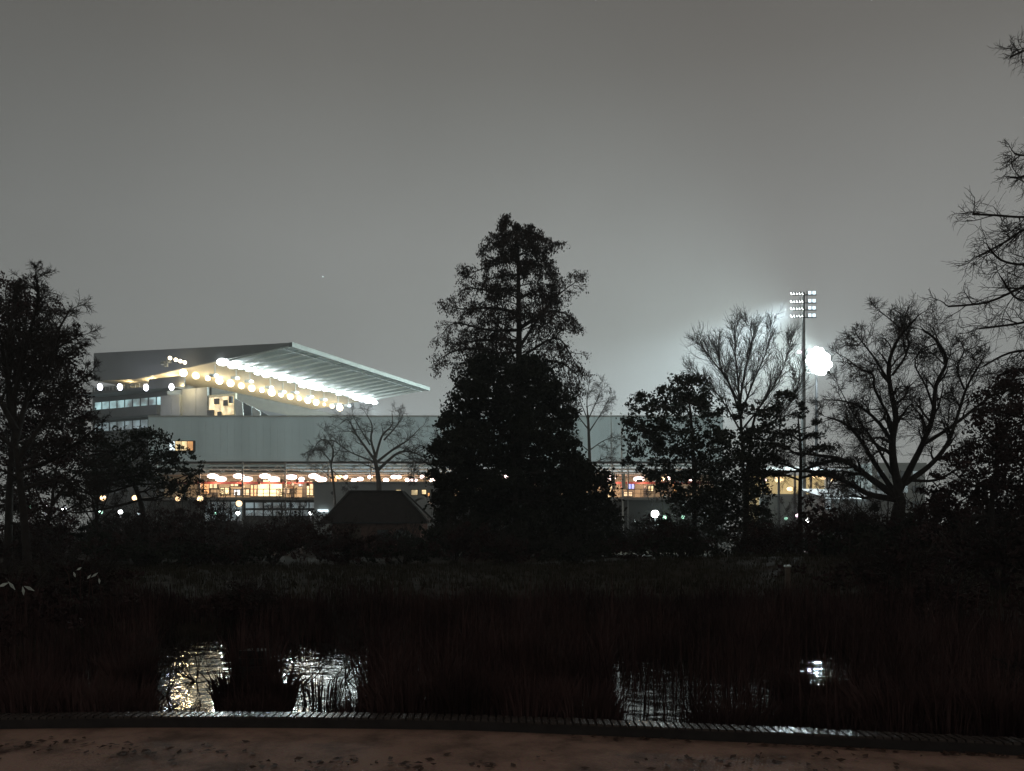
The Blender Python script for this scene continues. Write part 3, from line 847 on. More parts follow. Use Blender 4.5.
f2 = thing('floodlight_mast', 'distant floodlight mast whose lamp bank glares straight at us as one blown out white patch', 'floodlight mast', (W(818,0,166).x, 166, 0))
X = W(817.5,0,166).x
obj('pole', MB().tube([Vector((X,166.6,0)), Vector((X,166.6,zz(345,166)))], [.4,.2], 10, True), M['black_metal'], f2)
r = random.Random(2)
for j in range(7):
    z = zz(350 + j*3.7, 166)
    obj('crossbar', MB().beam((W(808,0,166).x,166.4,z),(W(829,0,166).x,166.4,z), .15,.15), M['steel_dark'], f2)
    for k in range(7):
        if (j-3)**2 + (k-3)**2 > 12: continue
        c = W(808.6+k*3.35 + r.uniform(-.9,.9) + (j-3)*.5, 350+j*3.7+r.uniform(-.9,.9), 165.9)
        h = obj('lamp_head', MB().tube([c+Vector((0,.42,0)), c+Vector((0,.1,0))], [.18,.36], 10, True), M['steel_dark'], f2)
        obj('lens', MB().ball(c, .56, 12, 8, 1, .35, 1), M['flood_far'], h, smooth=True)
lamp('mast_source', 'AREA', (X, 165.0, zz(361,166)), 170000, (.80,.96,.94), parent=f2, target=(X-80, 158, 30), size=(4.5,4.5)).data.spread = math.radians(125)
lamp('mast_source', 'POINT', (X, 164.9, zz(361,166)), 75000, (.80,.95,.98), .6, f2)

# ------------------------------------------------------------------ lamps along the park's far path
def park_lamp(px, py, Y, label, mt, size, power=0, col=(.85,1,.95)):
    size *= .85; c = W(px, py, Y); t = thing('park_lamp', label, 'street lamp', (c.x, c.y, 0), 'lamps along the far path')
    obj('post', MB().tube([Vector((c.x,c.y,0)), Vector((c.x,c.y,.6)), Vector((c.x,c.y,c.z-size*.9))], [.09,.06,.045], 8, True), M['black_metal'], t)
    obj('globe', MB().ball(c, size, 14, 10), M[mt], t, smooth=True)
    obj('cap', MB().tube([c+Vector((0,0,size*.92)), c+Vector((0,0,size*1.15))], [size*.6, size*.2], 10, True), M['black_metal'], t)
    if power: lamp('globe_source', 'POINT', (c.x, c.y-size-.15, c.z), power, col, .1, t)
park_lamp(238,513,82,'white globe lamp below the lit kiosks, left of the hut','lamp_white',.25,300,(.95,.97,1))
park_lamp(311,513,82,'white globe lamp just left of the dark hut roof','lamp_white',.24,160,(.95,.97,1))
park_lamp(655,514,62,'brightest white globe lamp, glaring between the two right evergreens','lamp_white',.36,1500,(.8,1,.95))
park_lamp(798,515.5,74,'pinkish globe lamp, left of the close pair under the cedar','lamp_pink',.24,300,(1,.7,.85))
park_lamp(807.5,520,70,'pale pink globe lamp, right of the close pair under the cedar','lamp_white',.24,300,(1,.85,.9))
park_lamp(45.5,508,76,'bluish white lamp, left one of the pair beneath the big left tree','bluewhite',.25,300,(.85,.85,1))
park_lamp(64,509,76,'bluish white lamp, right one of the pair beneath the big left tree','bluewhite',.25,300,(.85,.9,1))
park_lamp(30,506.5,80,'dim green tinted lamp at far left beneath the big tree','lamp_green',.24,20,(.5,1,.7))
park_lamp(101,512,80,'small greenish white lamp showing through the left bare shrub','lamp_green',.24,24,(.6,1,.8))
park_lamp(120.5,512,78,'white globe lamp showing through the leafy left tree','lamp_white',.25,300,(.95,.95,1))
park_lamp(139.5,513,82,'faint grey white lamp right of the lamp in the leafy left tree','win_white',.22)
park_lamp(216,513.5,84,'small dim green lamp left of the lamp below the kiosks','lamp_green',.20,10,(.4,1,.7))
park_lamp(664.5,517.5,72,'small greenish lamp right beside the brightest lamp','lamp_green',.24,14,(.5,1,.6))
park_lamp(683,517,76,'small cyan lamp in the dark gap right of the brightest lamp','lamp_green',.22)
park_lamp(765,519,80,'dim cyan lamp at the foot of the right evergreen','lamp_green',.26)
park_lamp(786,518.5,82,'faint cyan lamp between evergreen foot and the pink lamp','lamp_green',.2)
park_lamp(200,498.5,100,'small orange lamp at the left end of the lit concourse','orange',.45,40,(1,.6,.3))
park_lamp(103,498,100,'orange lamp glimmering in the left bare shrub','orange',.42,40,(1,.6,.3))
park_lamp(135,498,100,'orange lamp glimmering in the middle of the leafy left tree','orange',.42,40,(1,.6,.3))
park_lamp(178,499,100,'dim yellow lamp at the right edge of the leafy left tree','orange',.36)
park_lamp(239,503.5,100,'warm white lamp just above the globe lamp below the kiosks','orange',.45)

# bench seen in the gap, low
bn = thing('park_bench', 'pale slatted park bench in the gap right of the big conifer', 'bench', (W(624,0,72).x, 72, 0))
bx0 = W(616,0,72).x; bx1 = W(632,0,72).x
mb = MB()
for k in range(3): mb.box(bx0,bx1,71.6+k*.15,71.72+k*.15,.43,.47)
obj('seat', mb, M['pale_timber'], bn)
mb = MB()
for k in range(3): mb.box(bx0,bx1,72.06,72.10,.62+k*.14,.72+k*.14)
obj('backrest', mb, M['pale_timber'], bn)
for x in (bx0+.08, bx1-.08):
    obj('leg', MB().box(x-.03,x+.03,71.6,71.66,0,.43).box(x-.03,x+.03,72.1,72.15,0,1.0), M['black_metal'], bn)

# post on the far bank, the light caught on its top put in as a pale cap
pb = W(787.5,604,18.7); pz = gz(pb.x, pb.y)
po = thing('wooden_post', 'short wooden post with caught light put in as a pale top on the far bank', 'post', (pb.x, pb.y, pz))
obj('shaft', MB().prism([(pb.x-.05,pb.y-.05,pz-.1),(pb.x+.05,pb.y-.05,pz-.1),(pb.x+.05,pb.y+.05,pz-.1),(pb.x-.05,pb.y+.05,pz-.1)], (0,0,.98)), M['timber'], po)
obj('cap', MB().prism([(pb.x-.065,pb.y-.065,pz+.884),(pb.x+.065,pb.y-.065,pz+.884),(pb.x+.065,pb.y+.065,pz+.884),(pb.x-.065,pb.y+.065,pz+.884)], (0,0,.04)), M['pale_metal'], po)

# drone-like speck high over the stand
c = W(323,277,250)
dr = thing('drone', 'tiny pale speck hovering alone in the sky above the canopy', 'drone', c)
obj('body', MB().ball(c, .3, 10, 6, 1.4, 1, .6), M['pale_metal'], dr)
mb = MB()
for sx_ in (-1,1):
    for sy_ in (-1,1): mb.beam(c, c+Vector((.55*sx_,.55*sy_,.1)), .06,.05)
obj('arm', mb, M['pale_metal'], dr)
obj('light', MB().ball(c+Vector((0,-.32,0)), .16, 8, 6), M['win_white'], dr)

# ------------------------------------------------------------------ TREES
# 1. the big conifer
def conifer():
    Y = 56.0; r = random.Random(21); rng = np.random.default_rng(21)
    base = W(519, 0, Y); base.z = 0
    root = thing('conifer_tree', 'tallest tree at centre, a feathery open conifer with drooping boughs', 'tree', base)
    tr, tw = MB(), MB(); tips = []
    q = lambda x, y, dy=0: W(x, y, Y+dy)
    tP, tD, tR = poly_limb(tr, [Vector((base.x,Y,0)), q(520,500), q(520,430), q(519,379), q(519,330), q(518.4,290), q(518,252), q(514,231), q(507.5,217)], .42, .035, 8)
    o = dict(seg=[6,5,4,3], wig=[.12,.2,.25,.2], up=[-.03,-.05,-.10,-.20], num=[7,5,3], start=[.15,.15,.15], ang=[(35,70),(30,60),(25,60)],
             ratio=[.30,.42,.5], rmin=.010, twiglvl=2, tips=tips)
    L = [([(519,366),(506,366),(497,353),(495.6,324),(490,300)],.16), ([(521,345),(545,309),(563,291),(579,280)],.13), ([(520,328),(545,312),(566,314),(578,325)],.11),
         ([(518,312),(488,308),(462,309),(448,305)],.12), ([(518,330),(488,330),(455,323),(441,336)],.12), ([(519,352),(497,353),(470,348),(446,355),(442,366)],.12),
         ([(520,358),(555,338),(570,354),(577,368)],.11), ([(521,372),(553,361),(578,376),(577,397)],.12), ([(520,378),(540,372),(562,384),(572,402)],.10),
         ([(518,256),(537,249),(558,244)],.07), ([(518,262),(545,262),(554,276)],.07), ([(518,260),(496,264),(473,272),(467,269)],.08),
         ([(518,290),(488,290),(467,288),(458,296)],.10), ([(518,240),(527,232),(530,226)],.05), ([(517,240),(500,238),(493,246)],.05), ([(518,300),(540,290),(557,296)],.09),
         ([(518,275),(500,276),(480,283)],.08), ([(519,340),(480,340),(455,345)],.1), ([(519,318),(505,318),(478,324)],.1), ([(517,234),(498,236),(484,250)],.06), ([(517,236),(535,236),(548,243)],.06), ([(511,226),(505,222),(501,228)],.03), ([(512,228),(518,223),(522,229)],.03), ([(509,221),(507,217),(505,220)],.02)]
    def edge(y, side):
        T = ((225,-13,12),(240,-24,34),(262,-40,38),(275,-46,52),(290,-52,60),(310,-68,62),(335,-72,58),(360,-74,56),(385,-70,62))
        for a, b_ in zip(T[:-1], T[1:]):
            if y <= b_[0]:
                f = max(0, (y-a[0])/(b_[0]-a[0])); k = 1 if side < 0 else 2
                return a[k] + (b_[k]-a[k])*f
        return T[-1][1 if side < 0 else 2]
    for i in range(15):
        for side in (-1, 1):
            y = 234 + i*9.6 + r.uniform(-3,3); f = r.uniform(.45,.86); ex = edge(y, side)*f
            L.append(([(518.5, y+r.uniform(2,9)), (518.5+ex*.5, y+r.uniform(-4,2)), (518.5+ex, y+r.uniform(0,10))], .045))
    for pts, rad in L:
        dy = r.uniform(-1.8, 1.8); n = len(pts)
        P, D, R_ = poly_limb(tr, [q(x, y, dy*i/(n-1)) for i, (x, y) in enumerate(pts)], rad, .02, 6)
        ln = sum((P[i+1]-P[i]).length for i in range(len(P)-1))
        spawn(tr, tw, P, D, R_, max(ln*.8, 1.4), 0, r, o, k=int(5+ln*2.2))
    # boughs towards and away from the viewer, so the crown is round
    for i in range(14):
        f = i/13; z = zz(384 - 140*f, Y)
        lim = (1.0-f)*4.0 + .9
        a = r.choice((1,-1))*math.pi/2 + r.uniform(-.75,.75)
        d = Vector((math.cos(a), math.sin(a), .18)).normalized()
        px = q(519 - 1*f, 0).x
        branch(tr, tw, Vector((px,Y,z)), d, lim*r.uniform(.7,1.1), .09*(1-f)+.03, 0, r, o)
    # foliage: hanging sprays on the twig ends
    C = []
    for p, d in tips:
        zf = (p.z - zz(384,Y))/(zz(217,Y)-zz(384,Y))
        n = 2 if zf < .62 else 3
        if p.z < zz(400,Y): continue
        for _ in range(n):
            C.append((p.x + r.gauss(0,.14), p.y + r.gauss(0,.14), p.z - abs(r.gauss(0,.24)) + .06))
    C = np.array(C)
    LV = leaf_quads(C, .080, rng, aspect=.38, droop=1.6)
    finish_tree(root, tr, tw, M['bark'], M['twig'], M['leaf_cypress'], LV)
    return len(tips)
conifer()

def blob_tree(name, label, cat, Y, base_px, trunk, blobs, depth, leaf, size, seed, dens=1.0, twigs=None, bark='bark', limb_r=.16, aspect=.55):
    r = random.Random(seed); rng = np.random.default_rng(seed)
    base = W(base_px, 0, Y); base.z = gz(base.x, base.y) if Y < 60 else 0
    root = thing(name, label, cat, base)
    tr, tw = MB(), MB()
    pts = [Vector((base.x, Y, base.z-.1))] + [W(x, y, Y) for x, y in trunk]
    P, D, R_ = poly_limb(tr, pts, limb_r*1.6, .05, 8)
    B = blobs_px(blobs, Y, depth, dens, rng)
    for b_ in B:
        c = Vector(b_[:3]); i = r.randrange(len(P)//3, len(P)); 
        low = [p for p in P if p.z < c.z] or [P[0]]
        s0 = min(low, key=lambda p: (p-c).length)
        mid = s0.lerp(c, .5) + Vector((0,0,-.1*(c-s0).length))
        PP, DD, RR = poly_limb(tr, [s0, mid, c], limb_r*.5, .02, 5)
        o = dict(BARE); o['num'] = [4,3]; o['rmin'] = .010; o['twiglvl'] = 1; o['seg'] = [4,3,3]
        spawn(tr, tw, PP, DD, RR, max(b_[3],b_[5])*1.3, 0, r, o, k=8)
    C = clump_points(B, rng)
    if twigs: C = C[rng.random(len(C)) < twigs]
    LV = leaf_quads(C, size, rng, aspect=aspect)
    finish_tree(root, tr, tw, M[bark], M['twig'], M[leaf], LV)
    return root

# 2. the black evergreen mass in front of the conifer's trunk
bl = []
rr = random.Random(4)
prof = [(372,470,540),(385,462,557),(400,452,566),(415,446,570),(430,440,575),(445,436,580),(460,434,586),(475,434,596),(490,436,603),(505,438,610),(520,440,618),(535,438,620),(548,436,620)]
for y, a, b_ in prof:
    n = max(3, int((b_-a)/26))
    for i in range(n):
        x = a + 14 + (b_-a-28)*i/(n-1)
        bl.append((x + rr.uniform(-4,4), y + rr.uniform(-5,5), rr.uniform(14,21), rr.uniform(12,17), 1150))
blob_tree('evergreen_tree', 'dense black evergreen filling the centre, a broad leafy mass below the open conifer', 'tree', 52, 515,
          [(515,500),(513,440),(512,395)], bl, 2.8, 'leaf_dark', .12, 41, dens=1.35)

# 3. evergreen at right (620-720) and its neighbour (715-800)
bl = [(690,388,22,14,1500),(665,398,14,12,700),(640,402,13,10,550),(632,425,13,11,500),(655,420,18,14,900),(690,410,24,15,1500),(712,405,14,12,700),
      (645,445,18,14,950),(675,440,24,16,1500),(705,435,20,16,1200),(630,462,8,7,200),(655,468,16,12,800),(685,465,24,16,1500),(712,462,20,16,1300),
      (668,492,16,12,700),(695,492,24,16,1500),(718,492,20,16,1300),(690,518,26,14,1300),(718,520,22,16,1300),(650,530,22,14,900),(625,540,10,8,300),(680,542,26,14,1300)]
blob_tree('evergreen_tree', 'ragged leafy evergreen right of centre, dark and wide with holes of pale sky', 'tree', 54, 692, [(694,520),(694,470),(691,420),(688,392)],
          bl, 2.0, 'leaf_glossy', .11, 42, dens=1.1)
bl = [(742,412,15,10,420),(765,408,15,12,520),(785,400,12,10,330),(800,412,12,10,260),(735,440,18,14,900),(760,436,18,14,1000),(782,432,15,12,500),(742,465,20,16,1300),(765,462,16,14,900),
      (738,490,22,16,1400),(760,492,14,14,800),(740,516,24,16,1500),(762,520,12,12,600),(730,542,28,14,1400),(762,545,14,10,500),(815,425,10,8,130)]
blob_tree('evergreen_tree', 'second ragged evergreen, joined to the bare tall tree left of the mast', 'tree', 52, 744, [(746,520),(748,470),(752,430),(757,410)],
          bl, 1.8, 'leaf_glossy', .105, 43, dens=1.1)

# 4. cedar with flat layers around x 740-840, y 455-482
def cedar():
    Y = 48.0; r = random.Random(9); rng = np.random.default_rng(9)
    base = W(801,0,Y); base.z = 0
    root = thing('cedar_tree', 'thin cedar with flat spreading layers crossing the foot of the mast', 'tree', base)
    tr, tw = MB(), MB(); C = []
    P, D, R_ = poly_limb(tr, [Vector((base.x,Y,0)), W(800,500,Y), W(801,455,Y), W(799,430,Y), W(798,415,Y)], .17, .03, 7)
    for (x0,y0,x1,y1,k) in ((800,470,742,460,9),(800,472,850,462,8),(800,480,752,476,8),(801,478,846,478,7),(799,455,764,446,6),(800,458,832,448,6),(799,440,780,434,3),(800,442,818,436,3)):
        for dy in (-1.8, -.4, 1.2):
            a = W(x0,y0,Y); b_ = W(x1,y1 + r.uniform(-3,3),Y+dy); mid = a.lerp(b_,.5)+Vector((0,0,.25))
            PP,DD,RR = poly_limb(tr,[a,mid,b_],.07,.015,5)
            o = dict(BARE); o['num']=[4,3]; o['seg']=[4,3,3]; o['up']=[0,0,0,0]; o['rmin']=.008; o['twiglvl']=1
            spawn(tr,tw,PP,DD,RR,(b_-a).length*.5,0,r,o,k=7)
            for p in PP[3:]:
                for _ in range(k*5): C.append((p.x+r.gauss(0,.28), p.y+r.gauss(0,.35), p.z+r.gauss(0,.09)))
    finish_tree(root,tr,tw,M['bark'],M['twig'],M['leaf_dark'],leaf_quads(np.array(C),.075,rng))
cedar()

# 5. bare trees
def bare_tree(label, Y, trunk, limbs, seed, r0, o=None, kper=1.7, dep=2.0, bark='bark', twig='twig', name='bare_tree', extra=0, kmin=6, minlen=3.0, deplimb=True, root_z=None, lf=.55):
    """trunk and limbs: pixel polylines; limbs (points, radius)"""
    r = random.Random(seed); o = o or BARE
    base = W(trunk[0][0], trunk[0][1], Y); base.z = gz(base.x, Y) if Y < 60 and abs(base.x) < 40 else 0
    if root_z is not None: base.z = root_z
    root = thing(name, label, 'tree', base)
    tr, tw = MB(), MB()
    pts = [Vector((base.x, Y, base.z-.1))] + [W(x, y, Y) for x, y in trunk[1:]]
    P, D, R_ = poly_limb(tr, pts, r0, limbs and max(.04, r0*.55) or .03, 9)
    spawn(tr, tw, P[len(P)//2:], D[len(P)//2:], [x*.5 for x in R_[len(P)//2:]], minlen, 0, r, o, k=extra)
    for pts, rad in limbs:
        dy = r.uniform(-dep, dep); n = len(pts)
        PP, DD, RR = poly_limb(tr, [W(x, y, Y + dy*(i/(n-1))**1.2) for i, (x, y) in enumerate(pts)], rad, max(.02, rad*.22), 7)
        ln = sum((PP[i+1]-PP[i]).length for i in range(len(PP)-1))
        spawn(tr, tw, PP, DD, RR, max(minlen, ln*lf), 0, r, o, k=max(kmin, int(ln*kper)))
    finish_tree(root, tr, tw, M[bark], M[twig])
    return root

OAK = dict(BARE); OAK['wig'] = [.22,.28,.32,.3,.2]; OAK['num'] = [6,6,5,4]; OAK['rmin'] = .013; OAK['start'] = [.2,.25,.25,.2]; OAK['ratio'] = [.62,.66,.72,.8]
q8 = lambda pts: [(740 + x/2.856, 270 + y/2.856) for x, y in pts]
limbs = [(q8([(455,630),(440,560),(435,490),(445,420),(430,340),(425,270),(450,200),(500,140)]), .24),
         (q8([(440,500),(400,440),(350,395),(300,375),(240,370)]), .12),
         (q8([(445,640),(390,560),(340,480),(300,440),(250,420)]), .16),
         (q8([(450,650),(380,600),(300,545),(230,530),(140,520)]), .22),
         (q8([(450,655),(370,640),(290,600),(200,575),(90,580)]), .20),
         (q8([(440,470),(425,420),(385,340),(380,300),(340,280),(300,250)]), .10),
         (q8([(430,330),(390,260),(360,220),(330,180)]), .08),
         (q8([(455,630),(490,560),(520,500),(550,420),(560,330),(590,260),(560,200),(520,170)]), .20),
         (q8([(470,610),(540,560),(590,500),(620,420),(650,330),(690,260)]), .17),
         (q8([(520,500),(600,450),(690,380),(760,330),(800,290)]), .12),
         (q8([(435,300),(470,250),(480,200),(440,150),(400,120)]), .07),
         (q8([(555,400),(530,330),(500,270),(520,220)]), .07),
         (q8([(480,600),(560,600),(640,560),(730,540)]), .10),
         (q8([(640,340),(620,280),(640,230),(620,190)]), .06),
         (q8([(445,600),(400,520),(370,470),(330,420),(280,330)]), .09)]
bare_tree('broad bare oak at right with heavy crooked limbs spreading low and wide', 42, [(897,548),(897,520),(900,500),(893,486)], limbs, 31, .42, OAK, kper=2.0, dep=3.5, minlen=2.0, lf=.34)

TALL = dict(BARE); TALL['up'] = [.10,.10,.08,.04,0]; TALL['ang'] = [(15,35),(18,40),(20,45),(20,45)]; TALL['num'] = [6,5,4,3]; TALL['rmin'] = .012; TALL['ratio'] = [.72,.70,.70,.75]; TALL['wig'] = [.12,.16,.20,.24,.2]; TALL['start'] = [.1,.15,.15,.1]
bare_tree('tall bare tree with upswept fine branches just left of the floodlight mast', 60, [(744,545),(744,500),(742,440),(740,410)],
          [([(740,410),(738,380),(735,350),(736,328)],.10), ([(741,420),(730,385),(712,360),(700,345)],.10), ([(741,415),(752,385),(765,355),(772,330)],.10),
           ([(740,430),(722,400),(708,385),(692,372)],.08), ([(742,430),(765,400),(782,370),(790,345)],.09), ([(740,405),(745,370),(752,345),(750,326)],.09),
           ([(742,440),(775,420),(795,395),(800,372)],.07), ([(738,400),(722,370),(718,345)],.07)],
          32, .17, TALL, kper=3.0, dep=2.5, minlen=2.2, lf=.4)
bare_tree('slim grey bare tree standing alone right of the conifer before the pale screen wall', 88, [(590,520),(590,480),(589,440),(588,415)],
          [([(588,418),(587,400),(590,380)],.10), ([(589,430),(575,412),(566,396)],.09), ([(589,432),(602,412),(610,396)],.09), ([(590,450),(605,440),(620,436)],.08),
           ([(590,452),(575,440),(562,432)],.08), ([(590,465),(606,458),(618,458)],.07), ([(590,466),(576,460),(566,462)],.07), ([(588,420),(598,398),(603,384)],.08),([(588,420),(580,400),(577,384)],.08)],
          33, .24, BARE, kper=1.0, dep=2.5, bark='bark_grey', twig='twig_grey', minlen=2.2)
POL = dict(OAK); POL['rmin'] = .016; POL['num'] = [5,5,4,3]
bare_tree('grey bare plane tree with knotty spreading crown behind the dark hut', 84, [(378,520),(379,490),(377,470),(374,455)],
          [([(376,462),(366,448),(356,434),(348,420),(340,424)],.17), ([(376,458),(371,440),(372,425),(366,414)],.17), ([(376,456),(382,436),(392,425),(392,413)],.16),
           ([(377,462),(395,448),(408,440),(420,428)],.16), ([(375,462),(350,452),(332,440),(326,448)],.10), ([(378,470),(400,452),(420,455),(434,466)],.18),
           ([(370,445),(358,425),(352,414)],.10), ([(384,440),(398,424),(404,412)],.10), ([(378,470),(358,462),(345,462)],.08)],
          34, .34, POL, kper=1.1, dep=3, bark='bark_grey', twig='twig_grey', minlen=2.0)
bare_tree('small hooked bare tree left of the hut against the lit concourse', 82, [(338,520),(334,490),(331,465)],
          [([(331,465),(333,450),(326,440),(318,442),(313,452)],.12), ([(331,462),(318,448),(308,452)],.08), ([(332,470),(345,482),(352,490)],.06), ([(331,460),(340,448),(338,440)],.06), ([(333,480),(322,470),(312,466)],.05)],
          35, .16, POL, kper=1.0, dep=1.8, bark='bark_grey', twig='twig_grey', minlen=1.4)
bare_tree('twisted bare tree between the plane tree and the central evergreen', 72, [(446,545),(444,500),(440,478)],
          [([(441,480),(430,465),(415,458),(400,462)],.10), ([(441,478),(432,455),(420,445),(410,447)],.09), ([(442,478),(444,450),(436,430)],.09), ([(441,485),(425,478),(412,480)],.06)],
          36, .18, POL, kper=1.3, dep=2, minlen=1.6)

# left: the great tangled tree, and trees behind it
LEFT = dict(BARE); LEFT['num'] = [7,6,5,4]; LEFT['rmin'] = .010; LEFT['wig'] = [.18,.24,.28,.3,.2]; LEFT['up'] = [.04,.02,0,-.02,0]
bare_tree('great tangled bare tree at the left edge with fine drooping twigs', 30, [(28,590),(26,540),(20,480),(14,430)],
          [([(14,430),(8,380),(10,330),(18,290)],.15), ([(16,440),(30,390),(50,345),(70,310)],.13), ([(18,460),(45,420),(70,390),(92,372)],.11), ([(16,430),(-10,380),(-30,330)],.13),
           ([(20,470),(50,460),(80,440),(100,425)],.09), ([(14,400),(25,350),(38,300),(35,275)],.11), ([(12,400),(0,340),(-12,285)],.11), ([(18,450),(-10,430),(-40,410)],.1),
           ([(22,490),(52,480),(78,486),(96,500)],.08), ([(28,400),(48,370),(60,335)],.08), ([(20,480),(0,470),(-20,480)],.08), ([(30,380),(55,350),(82,335)],.07)],
          37, .17, LEFT, kper=3.4, dep=3.0, minlen=1.4, lf=.32)
bare_tree('crooked multi stemmed bare tree leaning below the great left tree', 40, [(52,565),(48,530),(52,505)],
          [([(52,505),(66,485),(84,468),(104,456)],.11), ([(50,515),(38,495),(30,470)],.09), ([(52,505),(56,470),(66,440)],.09), ([(50,520),(70,508),(90,500)],.06), ([(50,520),(30,512),(12,500)],.07)],
          38, .13, LEFT, kper=2.2, dep=2.0, minlen=1.4, lf=.4)
bare_tree('spindly bare shrubby tree before the lamps left of the leafy tree', 44, [(99,570),(98,540),(96,515)],
          [([(96,515),(90,490),(84,470)],.05), ([(97,520),(108,495),(112,470)],.05), ([(97,525),(112,510),(124,494)],.045), ([(98,530),(84,510),(72,498)],.045), ([(97,520),(98,490),(96,462)],.05)],
          39, .1, LEFT, kper=2.0, dep=1.2, minlen=1.2)

bl = [(150,440,20,12,620),(178,455,14,10,380),(125,445,20,14,700),(100,455,20,16,900),(90,430,14,12,420),(160,462,22,12,800),(190,475,12,10,260),(130,470,24,14,1000),(105,480,22,14,800),
      (75,460,18,16,800),(60,485,18,14,600),(155,485,20,12,520),(178,490,14,10,260),(200,468,8,7,110),(85,500,16,10,300),(35,470,20,20,900),(20,440,20,22,900),(45,430,20,20,700),(15,500,20,18,600),(70,420,12,10,220)]
blob_tree('leafy_tree', 'loose leafy dark tree at left covering the corner of the pale screen wall', 'tree', 46, 148, [(146,530),(140,500),(128,470),(118,450)],
          bl, 2.2, 'leaf_glossy', .085, 44, dens=1.7)
bl = [(12,330,22,26,800),(30,360,24,26,900),(5,380,22,26,900),(45,390,22,24,800),(25,415,26,24,1000),(60,405,16,18,420),(8,300,16,18,420),(-15,350,22,30,900),(70,435,14,16,330),(15,450,24,22,900),(40,345,16,16,500),(58,370,16,16,500),(70,395,14,14,420),(74,345,9,14,120),(20,500,26,20,900),(50,520,22,16,700),(20,540,26,18,900),(60,550,22,14,700),(48,470,20,18,600),(66,330,10,12,110),(50,310,12,14,160),(30,290,12,14,160)]
blob_tree('shrubby_tree', 'dark bushy tree behind the tangled left tree, rising to the picture edge', 'tree', 36, 8, [(8,560),(10,480),(14,430),(16,380)],
          bl + [(20,320,20,20,500),(35,310,16,14,260),(55,350,18,16,420),(76,380,12,12,240),(80,410,12,12,260),(5,290,18,14,380),(68,450,20,16,600)], 2.4, 'leaf_bramble', .06, 45, dens=2.2)

HZ = dict(LEFT); HZ['rmin'] = .014
for k, (px, Y, top, sd, lb) in enumerate(((212,78,488,141,'thin grey bare sapling before the left lower windows'),(285,80,486,142,'thin grey bare sapling before the right lower windows'),
        (190,70,478,143,'bare sapling at the right edge of the leafy tree'),(835,72,470,144,'bare grey sapling before the clubhouse corner'),(858,66,462,145,'bare sapling between clubhouse and oak'),(800,80,484,146,'bare sapling behind the cedar trunk'),(665,72,476,147,'bare sapling lit by the brightest lamp'))):
    h = 560-top
    bare_tree(lb, Y, [(px,545),(px+1,530),(px+1,560-h*.45)], [([(px+1,560-h*.45),(px-3,560-h*.7),(px-6,top+8)],.05), ([(px+1,560-h*.45),(px+6,560-h*.7),(px+9,top+6)],.05), ([(px,560-h*.4),(px-12,560-h*.6),(px-18,top+18)],.04), ([(px,560-h*.4),(px+13,560-h*.55),(px+20,top+20)],.04)],
              sd, .09, HZ, kper=1.6, dep=1.4, bark='bark_grey', twig='twig_grey', minlen=1.2, lf=.4)

# right: overhanging tree from beyond the frame, and the dark thicket
OVER = dict(LEFT); OVER['num'] = [6,5,4,2]; OVER['up'] = [-.01,-.02,-.02,0,0]; OVER['rmin'] = .006
q7 = lambda pts: [(900 + x/2.268, y/2.268) for x, y in pts]
bare_tree('overhanging tree beyond the right edge reaching thin bare branches into the sky', 17, [(1120,650),(1112,500),(1104,350),(1096,200),(1090,60),(1084,-90),(1078,-220)],
          [(([(1094+min(8,a[0][1]/60),a[0][1]+34)]+a), w) for a, w in [(q7([(400,430),(330,500),(281,520),(240,548),(180,580)]),.035), (q7([(400,450),(330,480),(281,492),(215,488),(165,486)]),.03), (q7([(420,600),(340,640),(281,650),(200,685),(110,695)]),.04),
           (q7([(420,560),(350,590),(281,600),(230,590),(200,560)]),.03), (q7([(420,330),(340,370),(281,400),(250,402)]),.025), (q7([(410,60),(340,95),(281,115),(250,130)]),.025),
           (q7([(420,700),(330,720),(260,735),(180,745)]),.045), (q7([(420,760),(330,790),(250,800),(190,830)]),.045), (q7([(420,620),(330,660),(270,680),(230,630)]),.03), (q7([(410,800),(330,850),(260,880),(200,900)]),.045),
           (q7([(410,320),(340,345),(281,352),(260,348)]),.02), (q7([(410,860),(330,910),(270,960),(210,980)]),.04)]],
          50, .24, OVER, kper=3.0, dep=1.2, minlen=.7, kmin=8, lf=.4)
bl = [(1000,400,26,20,700),(982,428,20,16,260),(1020,430,26,26,1100),(950,470,16,12,160),(985,460,30,22,1300),(1020,470,26,26,1300),(962,495,26,16,600),(1000,500,30,22,1500),(930,500,18,14,500),
      (945,520,26,20,1100),(985,530,30,22,1500),(1020,530,26,26,1300),(925,545,26,18,900),(965,560,30,20,1300),(1005,565,30,20,1300),(1015,380,16,14,350)]
blob_tree('evergreen_thicket_tree', 'dark rounded evergreen at the right edge below the overhanging branches', 'tree', 33, 990, [(990,560),(992,500),(1000,450)],
          bl, 2.2, 'leaf_bramble', .075, 51, dens=1.9)

